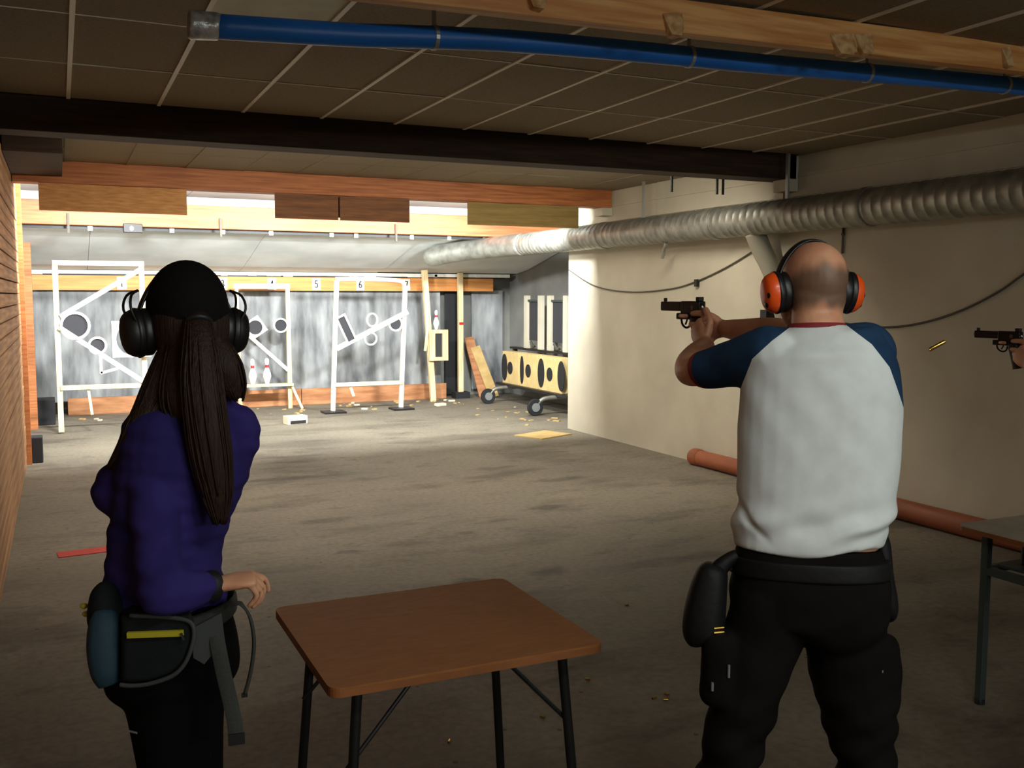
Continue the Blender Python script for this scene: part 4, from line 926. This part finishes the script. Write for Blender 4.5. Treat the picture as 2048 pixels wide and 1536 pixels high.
ra = (.044, .038, .028, .033, .031, .025, .022)
arm(B, shL, elL, wrL, ra); arm(B, shR, elR, wrR, ra)
for sh in (shL, shR): B.limb([(A(388, 840), .06, .06), (sh, .05, .05)], ref=UP)
mR = 1.97; mL = 1.86
for st, m in ((lgL, mL), (lgR, mR)): B.limb([(A(a, b, m), r - .01, r - .01) for a, b, r in st], ref=e1)
fL, fR = A(378, 2200, mL), A(400, 2130, mR); fL.z = fR.z = 0
for a, d in ((fL, 35), (fR, 15)): foot(B, a, rotz(e2, d), .85)
hd = (e1 * .95 + UP * .10 + e2 * .05).normalized()
hand(B, wrL + hd * .012, hd, (-UP + e2 * .25), (e2 + UP * .2), [(30, 35, 20), (48, 48, 25), (52, 50, 30), (55, 52, 30)], [(.8, .5, .4), (.9, .1, .5), (1, 0, .4)], .80, .12, .0085)
hd2 = (-UP - e1 * .3).normalized()
hand(B, wrR, hd2, -e2, e1, [(20, 30, 20)] * 4, [(.8, .6, .2), (.9, .3, .2), (1, .1, .2)], .9)
v, nr, f = remesh(B, .0042, 4)
mb = MB(); mb.v = [tuple(p) for p in v]; mb.f = f; body = mb.build('body', 'skin', wom, smooth=True); face_parts(HC, hfw, hrt, body, .96)
# top with long sleeves
Sh = MB(); Sh.limb([(A(a, b), c, d) for a, b, c, d in tor[:-1]], ref=trt, n=26, e=2.2)
bc = A(350, 975)
for sd in (-1, 1): Sh.ell(bc + tfw * .078 + trt * sd * .062, [trt * .068, tfw * .068, UP * .068], 20, 12)
Sh.ell(A(342, 925) + tfw * .055, [trt * .09, tfw * .062, UP * .075], 20, 12)
Sh.ell(A(345, 1045) + tfw * .045, [trt * .105, tfw * .075, UP * .10], 20, 12)
for sh, el, wr in ((shL, elL, wrL), (shR, elR, wrR)):
    Sh.limb([(A(388, 845), .07, .07), ((A(388, 850) + sh) / 2, .068, .068), (sh, .058, .058), (sh.lerp(el, .3), .052, .054), (sh.lerp(el, .65), .046, .048), (el.lerp(sh, .08), .044, .044)], ref=e1)
    Sh.limb([(el.lerp(sh, .1), .042, .042), (el, .044, .044), (el.lerp(wr, .3), .043, .043), (el.lerp(wr, .7), .036, .036), (el.lerp(wr, .97), .030, .030)], ref=UP)
v, nr, f = remesh(Sh, .006, 7)
Z_ = v[:, 2]; X_ = (v - np.array(base)) @ np.array(e1)
v = v + nr * ((.0014) * np.sin(Z_ * 95 + X_ * 35) + .0012 * np.sin(Z_ * 60 - X_ * 70) + .0010 * np.sin(Z_ * 170 + X_ * 20))[:, None]
mb = MB(); mb.v = [tuple(p) for p in v]; mb.f = f; mb.build('long_sleeved_top', 'purple_top', wom, smooth=True)
MB().limb([(wrL - (wrL - elL).normalized() * .012, .031, .028), (wrL, .032, .029), (wrL + (wrL - elL).normalized() * .012, .031, .028)], ref=UP, n=18).build('wrist_band', 'black', wom, smooth=True)
# trousers
T_ = MB(); T_.limb([(A(333, 1215), .142, .108), (A(338, 1250), .152, .114), (A(346, 1310), .156, .124), (A(348, 1360), .150, .122), (A(350, 1400), .10, .09)], ref=trt, n=26)
for st, m in ((lgL, mL), (lgR, mR)): T_.limb([(A(a, b, m), r_, r_) for a, b, r_ in st], ref=e1)
v, nr, f = remesh(T_, .007, 6)
mb = MB(); mb.v = [tuple(p) for p in v]; mb.f = f; tw = mb.build('trousers', 'leggings', wom, smooth=True)
MB().cyl(A(258, 1462, 1.80), A(274, 1466, 1.79), .0022, n=6).build('reflective_mark', 'strap', tw)
for a, d in ((fL, 35), (fR, 15)):
    fw = rotz(e2, d); mb = MB(); mb.limb([(a - fw * .07 + UP * .04, .026, .034), (a - fw * .05 + UP * .05, .042, .048), (a + UP * .055, .046, .054), (a + fw * .09 + UP * .04, .052, .039), (a + fw * .165 + UP * .033, .05, .032), (a + fw * .21 + UP * .026, .032, .024)], ref=fw.cross(UP), n=18)
    mb.build('shoe', 'shoe', wom, smooth=True)
# cap: knitted dome with a soft peak
mb = MB(); cc = HC + UP * .028
mb.ell(cc - hfw * .012, [hrt * .083, hfw * .103, UP * .100], 32, 20)
vs = [V(p) for p in mb.v]; mb.v = [tuple(p if p.z > HC.z + .012 - .03 * (p - HC).dot(-hfw) / .1 else V((HC.x + (p.x - HC.x) * .97, HC.y + (p.y - HC.y) * .97, HC.z + .012 - .03 * (p - HC).dot(-hfw) / .1))) for p in vs]
cap = mb.build('cap', 'cap', wom, smooth=True)
pk = [(-.075, .06), (-.06, .115), (-.03, .15), (0, .16), (.03, .15), (.06, .115), (.075, .06), (0, .085)]
MB().plate(pk, HC + UP * .045, hrt, hfw, UP * .004).build('peak', 'cap', cap)
# hair: drawn back into a ponytail, loose locks over the shoulders
hb = MB()
hb.ell(HC - UP * .01 - hfw * .03, [hrt * .082, hfw * .080, UP * .095], 24, 14)
pony = [(392, 622, 1.825, .018), (398, 650, 1.79, .026), (402, 700, 1.77, .034), (405, 760, 1.765, .040), (413, 840, 1.765, .042), (424, 920, 1.775, .040), (434, 990, 1.785, .030), (440, 1045, 1.79, .012)]
lockL = [(352, 700, 1.84, .034), (338, 760, 1.82, .044), (315, 810, 1.81, .042), (286, 850, 1.785, .030), (256, 890, 1.785, .018), (222, 935, 1.80, .006)]
lockM = [(375, 690, 1.83, .04), (375, 760, 1.81, .055), (372, 810, 1.80, .050), (365, 850, 1.79, .022)]
lockR = [(432, 690, 1.86, .030), (446, 730, 1.86, .036), (462, 770, 1.87, .028), (474, 800, 1.88, .012)]
for L in (pony, lockL, lockM, lockR): hb.limb([(A(a, b, m), r, r * .7) for a, b, m, r in L], ref=e1, n=14)
v, nr, f = remesh(hb, .006, 4)
HB = MB(); HB.v = [tuple(p) for p in v]; HB.f = f
rs = random.Random(8)
for L, n_, sp in ((pony, 90, 1.0), (lockL, 46, 1.05), (lockM, 40, 1.0), (lockR, 30, 1.05)):
    for k in range(n_):
        a = rs.uniform(0, 2 * PI); q = sp * rs.uniform(.85, 1.06); a2 = rs.uniform(-.25, .25); end = rs.uniform(.8, 1.0); pts = []
        for i, (px, py, m, r) in enumerate(L):
            if i / (len(L) - 1) > end + .15: break
            c = A(px, py, m); aa = a + a2 * i / 3
            pts.append(c + e1 * math.cos(aa) * r * q + (e2 * math.sin(aa)) * r * .7 * q + UP * rs.uniform(-.004, .004))
        if len(pts) > 2: HB.limb([(p, .0022, .0022) for p in pts], n=4, sub=3)
HB.build('hair', 'hair', wom, smooth=True)
MB().lathe(A(397, 645, 1.795), [(.024, -.006), (.028, -.003), (.028, .003), (.024, .006)], axis=(UP * .8 + e2 * .6), n=16).build('hair_tie', 'black', wom, smooth=True)
muffs(HC - UP * .012, hfw, hrt, 'black ear muffs with wire bails worn over the black cap', 'muff_black', .082, .124, wire=True, s=1.02)

# waist pack
bag = empty('waist_pack', A(290, 1370, 1.75), 'dark waist pack with yellow zip worn by the purple-topped person', 'bag')
belt = []
for k in range(25):
    a = k / 24 * 2 * PI; c = A(334, 1222)
    belt.append(c + trt * math.cos(a) * .160 + tfw * math.sin(a) * .126)
MB().limb([(p, .022, .006) for p in belt], ref=UP, n=8, sub=2).build('belt', 'webbing', bag, smooth=True)
nrm = -e2
mb = MB(); out = [(240, 1240), (260, 1230), (310, 1232), (350, 1235), (380, 1243), (388, 1262), (384, 1290), (370, 1325), (345, 1350), (300, 1366), (262, 1370), (240, 1368)]
O = [A(a, b, 1.705) for a, b in out]; c0 = sum(O, V()) / len(O)
vs = []
for k, (d, s_) in enumerate(((.075, 1.0), (.02, 1.0), (.006, .96), (0, .86))): vs += [c0 + (p - c0) * s_ + e2 * d for p in O]
n = len(O); fs = [(k * n + i, k * n + (i + 1) % n, (k + 1) * n + (i + 1) % n, (k + 1) * n + i) for k in range(3) for i in range(n)] + [tuple(range(n))[::-1], tuple(range(3 * n, 4 * n))]
pk_ = MB().add(vs, fs).build('pocket', 'bag_dark', bag, smooth='auto', bevel=.004)
MB().tube([p - e2 * .004 for p in O[1:]], .0045, 6).build('piping', 'bag_grey', pk_, smooth=True)
MB().bar(A(255, 1270, 1.700), A(366, 1266, 1.700), .011, .008, up=e2).build('zip', 'zip_yellow', pk_); MB().bar(A(362, 1266, 1.695), A(368, 1280, 1.695), .004, .004, up=e2).build('zip_pull', 'black', pk_)
bt = MB(); bt.limb([(A(212, 1236, 1.76), .022, .04), (A(211, 1248, 1.755), .031, .05), (A(208, 1290, 1.75), .032, .052), (A(212, 1340, 1.75), .028, .048), (A(218, 1366, 1.75), .020, .035)], ref=e1, n=16, e=3); bt.build('bottle_pocket', 'bag_teal', bag, smooth=True)
MB().limb([(A(212, 1166, 1.79), .012, .03), (A(212, 1185, 1.785), .030, .045), (A(214, 1235, 1.775), .038, .05), (A(214, 1265, 1.775), .03, .045)], ref=e1, n=12).build('collar_fabric', 'bag_dark', bag, smooth=True)
for q in ((168, 1212), (172, 1228)): MB().ell(A(q[0], q[1], 1.78), [e1 * .008, e2 * .006, UP * .006], 8, 6).build('yellow_tab', 'zip_yellow', bag, smooth=True)
MB().plate([(0, 0), (.055, .025), (.06, -.03), (.02, -.075), (0, -.06)], A(385, 1255, 1.715), e1, UP, e2 * .005).build('side_wing', 'bag_grey', bag)
def strapm(pts, wd, th, nm, m): return MB().limb([(p, wd, th) for p in pts], ref=e1, n=8, sub=4, e=4).build(nm, m, bag, smooth='auto')
strapm([A(428, 1240, 1.735), A(436, 1290, 1.725), A(448, 1350, 1.73), A(460, 1400, 1.735), A(470, 1450, 1.735), A(473, 1490, 1.735)], .0145, .0016, 'hanging_webbing', 'webbing')
MB().limb([(A(455, 1213, 1.76), .013, .0016), (A(480, 1208, 1.75), .013, .002), (A(500, 1235, 1.745), .010, .0035), (A(508, 1285, 1.74), .008, .004), (A(502, 1340, 1.74), .007, .004), (A(490, 1388, 1.74), .006, .004)], ref=e2, n=8, sub=6).build('strap_loop', 'webbing', bag, smooth=True)
MB().obox(A(489, 1390, 1.74), e1 * .006, e2 * .003, UP * .004).build('strap_end', 'black', bag); MB().obox(A(473, 1478, 1.733), e1 * .016, e2 * .003, UP * .011).build('strap_keeper', 'black', bag)

# ------------------------------------------------------------------ added barrier, unseen behind the camera, keeps lamp light off the near floor
e = empty('added_shade_barrier', (2.6, -.75, 0), 'boarded wooden barrier added out of view to shade the near floor', 'barrier')
for k in range(11): MB().box(-.28, 5.5, -.78, -.755, .03 + k * .112, .135 + k * .112).build('plank', 'low_board', e, bevel=.003)
for x in (-.2, 1.2, 2.6, 4.0, 5.4): MB().box(x - .04, x + .04, -.755, -.68, 0, 1.26).build('post', 'low_board', e, bevel=.003)
# ------------------------------------------------------------------ tidy
for o in bpy.data.objects:
    if '_o' in o: del o['_o']
